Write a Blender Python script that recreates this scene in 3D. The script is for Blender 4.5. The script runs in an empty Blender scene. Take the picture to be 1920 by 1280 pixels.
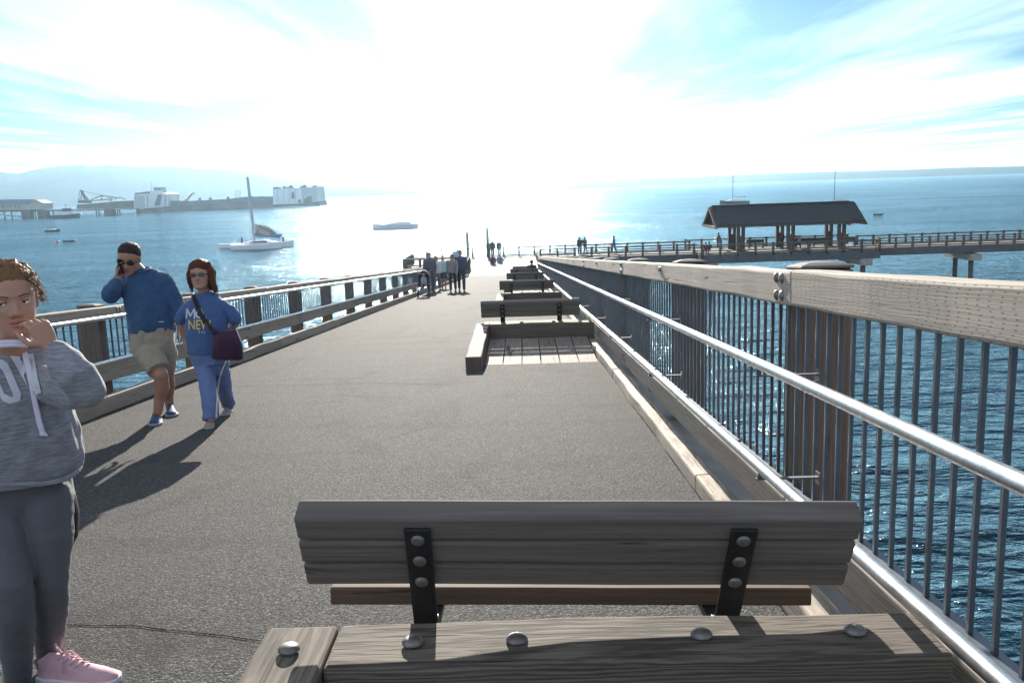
EXPO, SUN_E, DUST, SKY_S = 1.5, 4.2, .28, .05
SKY_TINT = (.27, .455, .63)
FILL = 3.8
CLOUD_SEED, CLOUD_LO, CLOUD_HI, CLOUD_COL = 3.0, .468, .64, (7, 7.1, 7.3)
HAZE_D, HAZE_G, HAZE_TOP = 9.5e-5, .66, 150
ASPH_S = .05
HILL_D, COAST_D = 2500, 3100
import bpy, math, random
import numpy as np
from mathutils import Vector, Matrix, noise
from mathutils.bvhtree import BVHTree
random.seed(7)
SC = bpy.context.scene
COL = SC.collection
R = math.radians
EYE = Vector((0, 0, 10.2))
F_PX, RHO, PIT = 1680.0, math.atan(.0337), math.atan(288/1680.0)
YAW, ALP, E_H = R(.864), R(4.3126), 1.48
SUN_AZ, SUN_EL = R(-4.6), R(17.7)
I4 = Matrix.Identity(4)
# ------------------------------------------------------------------ frames
_n = Vector((0, math.sin(ALP), math.cos(ALP))); _w = Vector((0, math.cos(ALP), -math.sin(ALP)))
RF = Matrix(((1, 0, 0, 0), (0, _w.y, _n.y, 0), (0, _w.z, _n.z, 0), (0, 0, 0, 1)))
RF.translation = EYE - _n*E_H                      # ramp frame: x across, y along the ramp, z above it
def ray(px, py):
    dx, dy = px-960, py-640
    c, s = math.cos(RHO), math.sin(RHO)
    x, y = dx*c-dy*s, dy*c+dx*s
    X, F, Z = x, F_PX*math.cos(PIT)-y*math.sin(PIT), -(F_PX*math.sin(PIT)+y*math.cos(PIT))
    c, s = math.cos(YAW), math.sin(YAW)
    return Vector((X*c-F*s, X*s+F*c, Z))
def at(px, py, Y):                                 # a surveyed point at distance Y along the pier
    d = ray(px, py); return EYE + d*(Y/d.y)
def at_z(px, py, z):
    d = ray(px, py); return EYE + d*((z-EYE.z)/d.z)
def rp(px, py, W):                                 # the same, W measured along the ramp
    d = ray(px, py); w = d.dot(_w); return EYE + d*(W/w)
# ------------------------------------------------------------------ objects
WM = {}
def tag(o, label=None, cat=None, group=None, kind=None):
    if label: o['label'] = label
    if cat: o['category'] = cat
    if group: o['group'] = group
    if kind: o['kind'] = kind
    return o
def link(o, parent=None, M=I4):
    COL.objects.link(o)
    if parent is not None:
        o.parent = parent
        o.matrix_basis = WM[parent.name].inverted() @ M
    else:
        o.matrix_basis = M
    WM[o.name] = M.copy()
    return o
def empty(name, M, label, cat, group=None):
    if isinstance(M, Vector): M = Matrix.Translation(M)
    o = bpy.data.objects.new(name, None); o.empty_display_size = .1
    link(o, None, M); return tag(o, label, cat, group)
KIDS = {}
def copy_tree(o, M, parent=None, label=None, group=None):
    c = o.copy(); COL.objects.link(c)
    if parent is not None: c.parent = parent
    else: c.matrix_basis = M; WM[c.name] = M.copy()
    if label: c['label'] = label
    if group: c['group'] = group
    for ch in o.children: copy_tree(ch, None, c)
    return c
class MB:
    def __init__(s): s.v, s.f, s.m = [], [], []
    def add(s, vs, fs, mi=0):
        b = len(s.v); s.v += [Vector(v) for v in vs]; s.f += [tuple(b+i for i in f) for f in fs]; s.m += [mi]*len(fs); return s
    def box(s, a, b, mi=0, M=None):
        x0, y0, z0 = a; x1, y1, z1 = b
        vs = [Vector(p) for p in ((x0,y0,z0),(x1,y0,z0),(x1,y1,z0),(x0,y1,z0),(x0,y0,z1),(x1,y0,z1),(x1,y1,z1),(x0,y1,z1))]
        if M is not None: vs = [M @ v for v in vs]
        return s.add(vs, ((0,3,2,1),(4,5,6,7),(0,1,5,4),(1,2,6,5),(2,3,7,6),(3,0,4,7)), mi)
    def loft(s, rings, mi=0, cap=True):
        n = len(rings[0]); b = len(s.v)
        for r in rings: s.v += [Vector(p) for p in r]
        for i in range(len(rings)-1):
            for j in range(n):
                k = (j+1) % n
                s.f.append((b+i*n+j, b+i*n+k, b+(i+1)*n+k, b+(i+1)*n+j)); s.m.append(mi)
        if cap:
            s.f.append(tuple(b+j for j in reversed(range(n)))); s.f.append(tuple(b+(len(rings)-1)*n+j for j in range(n))); s.m += [mi, mi]
        return s
    def tube(s, pts, r, seg=10, mi=0, rounded=False, cap=True):
        pts = [Vector(p) for p in pts]; n = len(pts)
        rr = list(r) if isinstance(r, (list, tuple)) else [r]*n
        T = [(pts[min(i+1, n-1)]-pts[max(i-1, 0)]).normalized() for i in range(n)]
        ref = Vector((0, 0, 1)) if abs(T[0].z) < .9 else Vector((0, 1, 0))
        u = (ref - T[0]*ref.dot(T[0])).normalized()
        rings = []
        for i in range(n):
            u = (u - T[i]*u.dot(T[i])).normalized(); w = T[i].cross(u)
            rg = lambda c, q: [c + (u*math.cos(2*math.pi*j/seg)+w*math.sin(2*math.pi*j/seg))*q for j in range(seg)]
            if rounded and i == 0:
                for a in (80, 55, 28): rings.append(rg(pts[0]-T[0]*rr[0]*math.sin(R(a)), rr[0]*math.cos(R(a))))
            rings.append(rg(pts[i], rr[i]))
            if rounded and i == n-1:
                for a in (28, 55, 80): rings.append(rg(pts[i]+T[i]*rr[i]*math.sin(R(a)), rr[i]*math.cos(R(a))))
        return s.loft(rings, mi, cap)
    def ball(s, c, r, seg=12, ring=8, mi=0, M=None):
        if not isinstance(r, (tuple, list)): r = (r, r, r)
        rs = []
        for i in range(ring+1):
            a = -math.pi/2 + math.pi*(i+.02 if i == 0 else (i-.02 if i == ring else i))/ring
            rs.append([Vector((r[0]*math.cos(a)*math.cos(2*math.pi*j/seg), r[1]*math.cos(a)*math.sin(2*math.pi*j/seg), r[2]*math.sin(a))) for j in range(seg)])
        rs = [[(M @ p if M is not None else p) + Vector(c) for p in q] for q in rs]
        return s.loft(rs, mi)
    def prism(s, poly, d0, d1, fn, mi=0):           # poly of (a,b), fn(a,b,d)->point
        return s.loft([[fn(a, b, d0) for a, b in poly], [fn(a, b, d1) for a, b in poly]], mi)
    def mesh(s, name):
        me = bpy.data.meshes.new(name); me.from_pydata([tuple(v) for v in s.v], [], s.f); me.update(); return me
    def build(s, name, mats, parent=None, M=I4, smooth=False, bevel=0, Ml=None, seg=2):
        """vertices are in the frame M; Ml (world) is the object's own frame when given"""
        me = s.mesh(name)
        mats = mats if isinstance(mats, (list, tuple)) else [mats]
        for m in mats: me.materials.append(m)
        if len(mats) > 1: me.polygons.foreach_set('material_index', s.m)
        if Ml is not None: me.transform(Ml.inverted() @ M)
        fix(me)
        if smooth: me.polygons.foreach_set('use_smooth', [True]*len(me.polygons))
        o = bpy.data.objects.new(name, me)
        link(o, parent, Ml if Ml is not None else M)
        if bevel:
            b = o.modifiers.new('edge', 'BEVEL'); b.width = bevel; b.segments = seg; b.limit_method = 'ANGLE'; b.angle_limit = R(35)
        if smooth == 'auto':
            me.set_sharp_from_angle(angle=R(40))
        return o
import bmesh
def fix(me):
    bm = bmesh.new(); bm.from_mesh(me); bmesh.ops.recalc_face_normals(bm, faces=bm.faces); bm.to_mesh(me); bm.free(); me.update()
def timber(name, p0, p1, wy, wz, mat, parent, F=RF, up=(0, 0, 1), bevel=.006, jit=.0025, step=.3, taper=0):
    """a sawn timber from p0 to p1 (in frame F), local X along the grain, slightly uneven"""
    p0, p1, up = Vector(p0), Vector(p1), Vector(up)
    x = (p1-p0); L = x.length; x.normalize(); y = up.cross(x).normalized(); z = x.cross(y)
    M = Matrix(((x.x, y.x, z.x, p0.x), (x.y, y.y, z.y, p0.y), (x.z, y.z, z.z, p0.z), (0, 0, 0, 1)))
    n = max(1, min(40, int(L/step))); rings = []
    sd = random.random()*50
    for i in range(n+1):
        t = L*i/n
        dy, dz = (noise.noise(Vector((t*1.3, sd, 0)))*jit*2, noise.noise(Vector((t*1.3, 0, sd)))*jit*2)
        rg = []
        for a, b in ((-1,-1),(1,-1),(1,1),(-1,1)):
            e = Vector((noise.noise(Vector((t*5, sd+a, b))), noise.noise(Vector((t*5+9, sd+a, b)))))*jit
            rg.append(Vector((t, a*wy/2+dy+e.x, b*wz/2+dz+e.y)))
        rings.append(rg)
    mb = MB().loft(rings)
    W = F @ M
    return mb.build(name, mat, parent, W, bevel=bevel)
# ------------------------------------------------------------------ materials
MATS = {}
class NT:
    def __init__(s, name):
        s.mat = bpy.data.materials.new(name); s.mat.use_nodes = True
        s.t = s.mat.node_tree; s.t.nodes.clear()
        s.out = s.n('ShaderNodeOutputMaterial')
    def n(s, ty, **kw):
        nd = s.t.nodes.new(ty)
        for k, v in kw.items():
            if k.startswith('i_'):
                key = k[2:].replace('_', ' '); nd.inputs[key].default_value = v
            else: setattr(nd, k, v)
        return nd
    def l(s, a, b): s.t.links.new(a, b)
    def math(s, op, a, b=None, c=None, clamp=False):
        m = s.n('ShaderNodeMath', operation=op, use_clamp=clamp)
        for i, v in enumerate((a, b, c)):
            if v is None: continue
            if hasattr(v, 'links'): s.l(v, m.inputs[i])
            else: m.inputs[i].default_value = v
        return m.outputs[0]
    def mix(s, fac, a, b):
        m = s.n('ShaderNodeMix', data_type='RGBA')
        for i, v in ((0, fac), (6, a), (7, b)):
            if hasattr(v, 'links'): s.l(v, m.inputs[i])
            else: m.inputs[i].default_value = v if i == 0 else (*v[:3], 1)
        return m.outputs[2]
    def ramp(s, fac, stops):
        r = s.n('ShaderNodeValToRGB'); s.l(fac, r.inputs[0]); el = r.color_ramp.elements
        while len(el) < len(stops): el.new(.5)
        for e, (p, c) in zip(el, stops):
            e.position = p; e.color = (*c, 1) if isinstance(c, tuple) else (c, c, c, 1)
        return r.outputs[0]
    def noise(s, vec, scale, detail=4, rough=.55, dist=0):
        nd = s.n('ShaderNodeTexNoise'); nd.inputs['Scale'].default_value = scale; nd.inputs['Detail'].default_value = detail
        nd.inputs['Roughness'].default_value = rough; nd.inputs['Distortion'].default_value = dist
        if vec is not None: s.l(vec, nd.inputs['Vector'])
        return nd.outputs[0]
    def coord(s, kind='Object', scale=(1, 1, 1), rnd=True, rot=(0, 0, 0)):
        tc = s.n('ShaderNodeTexCoord'); mp = s.n('ShaderNodeMapping'); mp.inputs['Scale'].default_value = scale; mp.inputs['Rotation'].default_value = rot
        src = tc.outputs[kind]
        if rnd:
            oi = s.n('ShaderNodeObjectInfo'); va = s.n('ShaderNodeVectorMath', operation='MULTIPLY_ADD')
            cx = s.n('ShaderNodeCombineXYZ')
            for i in range(3): s.l(oi.outputs['Random'], cx.inputs[i])
            s.l(cx.outputs[0], va.inputs[0]); va.inputs[1].default_value = (37.1, 17.3, 23.7); s.l(src, va.inputs[2]); src = va.outputs[0]
        s.l(src, mp.inputs[0]); return mp.outputs[0]
    def bump(s, h, strength, dist, prev=None):
        b = s.n('ShaderNodeBump'); b.inputs['Strength'].default_value = strength; b.inputs['Distance'].default_value = dist
        s.l(h, b.inputs['Height'])
        if prev is not None: s.l(prev, b.inputs['Normal'])
        return b.outputs[0]
    def pbr(s, col, rough=.6, metal=0, nrm=None, spec=None, **kw):
        p = s.n('ShaderNodeBsdfPrincipled')
        for key, v in (('Base Color', col), ('Roughness', rough), ('Metallic', metal), ('Normal', nrm), ('Specular IOR Level', spec), *[(k.replace('_', ' '), v) for k, v in kw.items()]):
            if v is None: continue
            if hasattr(v, 'links'): s.l(v, p.inputs[key])
            else: p.inputs[key].default_value = (*v, 1) if isinstance(v, tuple) and len(v) == 3 and key != 'Subsurface Radius' else v
        s.l(p.outputs[0], s.out.inputs[0]); MATS[s.mat.name] = s.mat; s.p = p
        return s.mat
def simple(name, col, rough=.6, metal=0, var=.25, scale=8, bump=0, **kw):
    t = NT(name); v = t.coord(); nz = t.noise(v, scale, 5)
    c = t.mix(t.ramp(nz, [(.3, 0.), (.7, 1.)]), tuple(x*(1-var) for x in col), tuple(min(1, x*(1+var)) for x in col))
    nr = t.bump(t.noise(v, scale*4, 3), .4, bump) if bump else None
    return t.pbr(c, rough, metal, nr, **kw)
def wood(name, light, dark, incised=False, bump=.003, wscale=26, wk=.22):
    t = NT(name); v = t.coord(scale=(.10, 1, 1)); vs = t.coord(scale=(1.1, 55, 55))
    wv = t.n('ShaderNodeTexWave', wave_type='BANDS', bands_direction='Z'); wv.inputs['Scale'].default_value = wscale
    wv.inputs['Distortion'].default_value = 7; wv.inputs['Detail'].default_value = 2; wv.inputs['Detail Scale'].default_value = 1.6; t.l(v, wv.inputs[0])
    fib = t.noise(vs, 1, 6, .65); big = t.noise(t.coord(scale=(.5, 1, 1)), 1.6, 3)
    crack = t.ramp(t.noise(t.coord(scale=(.9, 16, 16)), 1, 4, .6, .6), [(.30, 0.), (.37, 1.)])
    g = t.math('ADD', t.math('MULTIPLY', wv.outputs['Fac'], wk), t.math('MULTIPLY', fib, 1-wk))
    c = t.mix(t.ramp(g, [(.3, 0.), (.68, 1.)]), dark, light)
    c = t.mix(t.math('MULTIPLY', t.ramp(big, [(.45, 0.), (.75, 1.)]), .45), c, tuple(x*.62 for x in light))
    c = t.mix(crack, tuple(x*.35 for x in dark), c)
    oi = t.n('ShaderNodeObjectInfo'); hv = t.n('ShaderNodeHueSaturation'); t.l(c, hv.inputs['Color']); t.l(t.math('MULTIPLY_ADD', oi.outputs['Random'], .35, .82), hv.inputs['Value']); c = hv.outputs[0]
    h = t.math('ADD', t.math('MULTIPLY', g, .6), t.math('MULTIPLY', crack, .5))
    if incised:
        tc = t.n('ShaderNodeTexCoord'); sp = t.n('ShaderNodeSeparateXYZ'); t.l(tc.outputs['Object'], sp.inputs[0])
        zz = t.math('MULTIPLY', sp.outputs[2], 74); row = t.math('FLOOR', zz)
        rnd = t.math('FRACT', t.math('MULTIPLY', t.math('SINE', t.math('MULTIPLY', row, 12.99)), 437.5))
        fx = t.math('FRACT', t.math('ADD', t.math('MULTIPLY', sp.outputs[0], 16), rnd)); fz = t.math('FRACT', zz)
        d = t.math('MULTIPLY', t.math('LESS_THAN', fx, .24), t.math('LESS_THAN', fz, .34))
        d = t.math('MULTIPLY', d, t.math('GREATER_THAN', t.noise(t.coord(), 3, 2), .40))
        c = t.mix(t.math('MULTIPLY', d, .75), c, tuple(x*.42 for x in dark)); h = t.math('SUBTRACT', h, t.math('MULTIPLY', d, 1.2))
    n = t.bump(h, .9, bump)
    return t.pbr(c, .82, 0, n, .3)
M_WOOD = wood('weathered_timber', (.40, .345, .285), (.21, .175, .14), wk=.3)
M_WOODI = wood('incised_timber', (.46, .40, .335), (.30, .255, .21), True, wk=.12)
M_POST = wood('brown_post_timber', (.19, .135, .10), (.09, .063, .045))
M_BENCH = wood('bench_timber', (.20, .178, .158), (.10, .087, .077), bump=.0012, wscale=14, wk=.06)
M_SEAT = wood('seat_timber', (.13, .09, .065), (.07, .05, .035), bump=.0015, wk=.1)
M_EDGE = wood('edge_timber_wood', (.175, .145, .117), (.055, .045, .037), wk=.3, bump=.005)
M_PLANK = wood('plank_timber', (.33, .28, .235), (.17, .14, .115))
M_DOCKW = wood('dock_timber', (.13, .105, .085), (.065, .052, .042))
M_SHELT = wood('shelter_timber', (.15, .095, .062), (.08, .05, .034))
M_CAP = wood('cap_timber', (.20, .18, .16), (.11, .10, .09))
def _galv():
    t = NT('galvanised_tube'); v = t.coord(); vo = t.n('ShaderNodeTexVoronoi'); vo.inputs['Scale'].default_value = 70; t.l(v, vo.inputs['Vector'])
    c = t.mix(vo.outputs['Color'], (.40, .41, .42), (.56, .57, .58)); nz = t.noise(v, 9, 4)
    return t.pbr(c, t.math('MULTIPLY_ADD', nz, .25, .22), .95, t.bump(nz, .15, .002))
M_GALV = _galv()
M_BAR = simple('blue_grey_bars', (.085, .102, .124), .5, .5, .2, 6)
M_STRAP = simple('black_steel', (.02, .021, .024), .45, .3, .3, 20, .0006)
M_BOLT = simple('bolt_steel', (.20, .19, .178), .5, .75, .25, 30, .0008)
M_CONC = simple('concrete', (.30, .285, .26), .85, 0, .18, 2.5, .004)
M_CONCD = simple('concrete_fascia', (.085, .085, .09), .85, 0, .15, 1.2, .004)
def _asphalt():
    t = NT('asphalt'); v = t.coord(rnd=False)
    vo = t.n('ShaderNodeTexVoronoi'); vo.inputs['Scale'].default_value = 150; t.l(v, vo.inputs['Vector'])
    vo2 = t.n('ShaderNodeTexVoronoi'); vo2.inputs['Scale'].default_value = 55; t.l(v, vo2.inputs['Vector'])
    sp = t.n('ShaderNodeSeparateColor'); t.l(vo.outputs['Color'], sp.inputs[0])
    big = t.noise(v, .55, 5); mid = t.noise(v, 7, 4); drag = t.noise(t.coord(rnd=False, scale=(.35, 2.2, 1)), .9, 5)
    c = t.mix(t.ramp(sp.outputs[0], [(.0, 0.), (.6, .22), (.85, .45), (.97, 1.)]), (.031, .0308, .0312), (.215, .211, .205))
    c = t.mix(t.math('MULTIPLY', t.ramp(big, [(.38, 0.), (.68, 1.)]), .5), c, (.085, .08, .074))
    c = t.mix(t.math('MULTIPLY', t.ramp(drag, [(.52, 0.), (.7, 1.)]), .35), c, (.04, .038, .037))
    gum = t.n('ShaderNodeTexVoronoi'); gum.inputs['Scale'].default_value = 1.9; t.l(v, gum.inputs['Vector'])
    gd = t.math('ADD', gum.outputs['Distance'], t.math('MULTIPLY', t.noise(v, 22, 3), .05)); gs = t.n('ShaderNodeSeparateColor'); t.l(gum.outputs['Color'], gs.inputs[0])
    gm = t.math('MULTIPLY', t.math('LESS_THAN', gd, t.math('MULTIPLY', gs.outputs[0], .075)), t.math('GREATER_THAN', gs.outputs[1], .45))
    c = t.mix(t.math('MULTIPLY', gm, .6), c, (.02, .02, .021))
    stain = t.ramp(t.noise(t.coord(rnd=False, scale=(1.1, .45, 1)), .8, 5, .6, 1.2), [(.54, 0.), (.62, 1.)])
    c = t.mix(t.math('MULTIPLY', stain, .3), c, (.03, .029, .029))
    h = t.math('ADD', t.math('ADD', t.math('MULTIPLY', vo.outputs['Distance'], -1.0), t.math('MULTIPLY', vo2.outputs['Distance'], -.9)), t.math('MULTIPLY', mid, .5))
    r = t.math('MULTIPLY_ADD', sp.outputs[1], .2, .75)
    return t.pbr(c, r, 0, t.bump(h, 1.0, .003), ASPH_S)
M_ASPH = _asphalt()
def _water():
    t = NT('sea_water'); g = t.n('ShaderNodeNewGeometry'); 
    def mp(sc, rot): 
        m = t.n('ShaderNodeMapping'); m.inputs['Scale'].default_value = sc; m.inputs['Rotation'].default_value = (0, 0, rot); t.l(g.outputs['Position'], m.inputs[0]); return m.outputs[0]
    a = t.noise(mp((.22, .5, 1), .2), 1, 3, .5); b = t.noise(mp((.8, 1.5, 1), -.25), 1, 4, .55, .4); c = t.noise(mp((3, 5, 1), .35), 1, 4, .6)
    calm = t.ramp(t.noise(mp((.012, .03, 1), .1), 1, 3), [(.35, .55), (.65, 1.)])
    h = t.math('ADD', t.math('MULTIPLY', a, 2.0), t.math('ADD', t.math('MULTIPLY', b, .6), t.math('MULTIPLY', c, .11)))
    h = t.math('MULTIPLY', h, calm)
    nb = t.bump(h, 1.0, .75)
    df = t.n('ShaderNodeBsdfDiffuse'); df.inputs[0].default_value = (.001, .019, .030, 1); t.l(nb, df.inputs['Normal'])
    gl = t.n('ShaderNodeBsdfGlossy'); gl.inputs['Color'].default_value = (.66, .88, 1, 1); gl.inputs['Roughness'].default_value = .12; t.l(nb, gl.inputs['Normal'])
    fr = t.n('ShaderNodeFresnel'); fr.inputs[0].default_value = 1.333; t.l(nb, fr.inputs['Normal'])
    fac = t.math('MINIMUM', t.math('MULTIPLY', fr.outputs[0], 1.1), .78)
    mx = t.n('ShaderNodeMixShader'); t.l(fac, mx.inputs[0]); t.l(df.outputs[0], mx.inputs[1]); t.l(gl.outputs[0], mx.inputs[2]); t.l(mx.outputs[0], t.out.inputs[0])
    return t.mat
M_WATER = _water()
def cloth(name, col, rough=.85, scale=7, bump=.012, var=.15, heather=0):
    t = NT(name); v = t.coord(rnd=False); nz = t.noise(v, scale, 3, .5, .8); fine = t.noise(v, 260, 2)
    c = t.mix(nz, tuple(x*(1-var) for x in col), tuple(min(1, x*(1+var)) for x in col))
    if heather:
        hv = t.noise(t.coord(rnd=False, scale=(18, 18, 160)), 1, 4, .7)
        c = t.mix(t.math('MULTIPLY', t.ramp(hv, [(.42, 0.), (.62, 1.)]), heather), c, tuple(min(1, x*2.3) for x in col))
    n = t.bump(fine, .25, .001, t.bump(nz, .6, bump))
    return t.pbr(c, rough, 0, n, .2, Sheen_Weight=.15)
def skin(name, col):
    t = NT(name); v = t.coord(rnd=False); nz = t.noise(v, 14, 4)
    c = t.mix(nz, tuple(x*.88 for x in col), tuple(x*1.1 for x in col))
    return t.pbr(c, .48, 0, t.bump(t.noise(v, 160, 2), .15, .0006), .35, Subsurface_Weight=.12, Subsurface_Radius=(.012, .005, .003), Subsurface_Scale=.6)
def hairmat(name, col):
    t = NT(name); v = t.coord(rnd=False, scale=(60, 60, 14)); nz = t.noise(v, 1, 5, .7)
    c = t.mix(nz, tuple(x*.45 for x in col), tuple(min(1, x*1.7) for x in col))
    return t.pbr(c, .6, 0, t.bump(nz, .7, .004), .2)
# ------------------------------------------------------------------ camera, sun, sky
cam = bpy.data.cameras.new('camera'); co = bpy.data.objects.new('camera', cam); COL.objects.link(co)
cam.sensor_width = 36; cam.lens = 36*F_PX/1920; cam.clip_start = .05; cam.clip_end = 90000
sp_, cp_, sy_, cy_ = math.sin(PIT), math.cos(PIT), math.sin(YAW), math.cos(YAW)
F0 = Vector((-sy_*cp_, cy_*cp_, -sp_)); R0 = Vector((cy_, sy_, 0)); U0 = Vector((-sy_*sp_, cy_*sp_, cp_))
cr, sr = math.cos(RHO), math.sin(RHO)
rx, uy = R0*cr-U0*sr, R0*sr+U0*cr
co.matrix_world = Matrix(((rx.x, uy.x, -F0.x, EYE.x), (rx.y, uy.y, -F0.y, EYE.y), (rx.z, uy.z, -F0.z, EYE.z), (0, 0, 0, 1)))
SC.camera = co
SC.view_settings.view_transform = 'Standard'; SC.view_settings.look = 'None'; SC.view_settings.gamma = 1
SC.view_settings.exposure = EXPO
SC.render.film_transparent = False
SC.cycles.max_bounces = 6; SC.cycles.diffuse_bounces = 3; SC.cycles.glossy_bounces = 3; SC.cycles.volume_bounces = 0
SC.cycles.sample_clamp_indirect = 6; SC.cycles.use_denoising = True
sun_dir = Vector((math.sin(SUN_AZ)*math.cos(SUN_EL), math.cos(SUN_AZ)*math.cos(SUN_EL), math.sin(SUN_EL)))
sl = bpy.data.lights.new('sun', 'SUN'); sl.energy = SUN_E; sl.angle = R(.53); sl.color = (1, .93, .82)
so = bpy.data.objects.new('sun', sl); COL.objects.link(so); so.rotation_euler = (-sun_dir).to_track_quat('-Z', 'Y').to_euler(); so.location = (0, -5, 40)
w = bpy.data.worlds.new('World'); SC.world = w; w.use_nodes = True
nt = w.node_tree; nt.nodes.clear()
class WT(NT):
    def __init__(s, t): s.t = t
t = WT(nt)
sky = t.n('ShaderNodeTexSky', sky_type='NISHITA', sun_disc=False, sun_elevation=SUN_EL, sun_rotation=SUN_AZ, altitude=10, air_density=1.0, dust_density=DUST, ozone_density=1.6)
tc = t.n('ShaderNodeTexCoord'); sx = t.n('ShaderNodeSeparateXYZ'); t.l(tc.outputs['Generated'], sx.inputs[0])
z = t.math('MAXIMUM', sx.outputs[2], .015)
u, v = t.math('DIVIDE', sx.outputs[0], z), t.math('DIVIDE', sx.outputs[1], z)
cb = t.n('ShaderNodeCombineXYZ'); t.l(t.math('MULTIPLY', u, .95), cb.inputs[0]); t.l(t.math('MULTIPLY', v, .20), cb.inputs[1])
cb.inputs[2].default_value = CLOUD_SEED
n1 = t.noise(cb.outputs[0], 1.0, 6, .55, .5)
cb2 = t.n('ShaderNodeCombineXYZ'); t.l(t.math('MULTIPLY', u, .30), cb2.inputs[0]); t.l(t.math('MULTIPLY', v, .10), cb2.inputs[1]); cb2.inputs[2].default_value = CLOUD_SEED+4
n2 = t.noise(cb2.outputs[0], 1.0, 3, .5, .3)
cm = t.ramp(t.math('ADD', t.math('MULTIPLY', n1, .40), t.math('MULTIPLY', n2, .65)), [(CLOUD_LO, 0.), (CLOUD_HI, 1.)])
cm = t.math('MULTIPLY', cm, .92)
mixc = t.n('ShaderNodeMix', data_type='RGBA', blend_type='MIX'); t.l(cm, mixc.inputs[0])
skc = t.n('ShaderNodeMix', data_type='RGBA', blend_type='MULTIPLY'); skc.inputs[0].default_value = 1; t.l(sky.outputs[0], skc.inputs[6]); skc.inputs[7].default_value = (*SKY_TINT, 1); skc = skc.outputs[2]; t.l(skc, mixc.inputs[6])
addc = t.n('ShaderNodeMix', data_type='RGBA', blend_type='ADD'); addc.inputs[0].default_value = 1; t.l(skc, addc.inputs[6]); addc.inputs[7].default_value = (*CLOUD_COL, 1)
t.l(addc.outputs[2], mixc.inputs[7])
# white glow added to the unseen sky behind the camera, to lift the shadows
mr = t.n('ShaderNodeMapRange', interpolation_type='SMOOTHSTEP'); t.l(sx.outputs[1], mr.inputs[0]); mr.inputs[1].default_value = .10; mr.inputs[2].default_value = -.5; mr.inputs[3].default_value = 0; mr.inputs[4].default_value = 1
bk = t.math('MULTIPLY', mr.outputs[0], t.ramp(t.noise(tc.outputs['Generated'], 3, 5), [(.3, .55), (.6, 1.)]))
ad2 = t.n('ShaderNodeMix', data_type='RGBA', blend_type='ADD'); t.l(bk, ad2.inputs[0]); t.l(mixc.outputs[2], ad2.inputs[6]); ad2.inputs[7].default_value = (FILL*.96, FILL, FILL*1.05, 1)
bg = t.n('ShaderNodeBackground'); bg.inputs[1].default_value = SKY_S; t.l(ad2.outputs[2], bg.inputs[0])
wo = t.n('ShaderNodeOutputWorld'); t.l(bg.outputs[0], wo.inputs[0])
# ------------------------------------------------------------------ haze, water, ramp
hz = NT('sea_haze'); pv = hz.n('ShaderNodeVolumePrincipled'); pv.inputs['Color'].default_value = (.50, .77, 1, 1); pv.inputs['Density'].default_value = HAZE_D
pv.inputs['Anisotropy'].default_value = HAZE_G; hz.l(pv.outputs[0], hz.out.inputs['Volume'])
if HAZE_D > 0: tag(MB().box((-16000, -200, -1), (16000, 30000, HAZE_TOP)).build('haze', hz.mat), kind='stuff')
wmb = MB()
ys = [-150, -20, 10, 40, 100, 300, 1000, 4000, 29000]
wmb.add([(sx_, y, 0) for y in ys for sx_ in (-15500, 15500)], [(2*i, 2*i+1, 2*i+3, 2*i+2) for i in range(len(ys)-1)])
tag(wmb.build('water', M_WATER), kind='structure')
WEND = 71.85
ramp = tag(MB().box((-4.55, -6, -.03), (1.08, WEND, 0)).build('ramp_walkway', M_ASPH, None, RF), kind='structure')
MB().box((-5.05, -6, -.42), (1.45, WEND, -.034)).build('ramp_slab', M_CONC, ramp, RF)
def ground_px(px, py):
    d = ray(px, py); hn = d.dot(_n); p = EYE + d*(-E_H/hn); return RF.inverted() @ p
M_CRACK = simple('crack_tar', (.009, .009, .0095), 1, spec=0)
def crack(pts, wd):
    mb = MB(); P = [ground_px(*p) for p in pts]; Q = []
    for i in range(len(P)-1):
        n = max(2, int((P[i+1]-P[i]).length/.05))
        Q += [P[i].lerp(P[i+1], k/n) for k in range(n)]
    Q.append(P[-1]); s0 = random.random()*99; L, Rr = [], []
    for i, p in enumerate(Q):
        o = noise.noise((i*.35, s0, 0))*.018; q = wd*(.5+.7*abs(noise.noise((i*.6, 0, s0))))*(min(1, i/4+.2, (len(Q)-1-i)/4+.2))
        L.append((p.x, p.y+o-q, .004)); Rr.append((p.x, p.y+o+q, .004))
    n = len(Q); mb.add(L+Rr, [(i, i+1, n+i+1, n+i) for i in range(n-1)])
    mb.build('asphalt_crack', M_CRACK, ramp, RF)
crack([(60, 1176), (150, 1172), (250, 1174), (320, 1182), (400, 1190), (490, 1203), (520, 1206)], .006)
crack([(420, 724), (560, 722), (700, 718), (860, 722)], .006)
crack([(630, 860), (720, 826), (800, 800), (840, 760)], .004)
crack([(560, 745), (640, 742), (760, 746)], .004)
crack([(690, 634), (790, 632), (860, 634)], .006)
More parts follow.
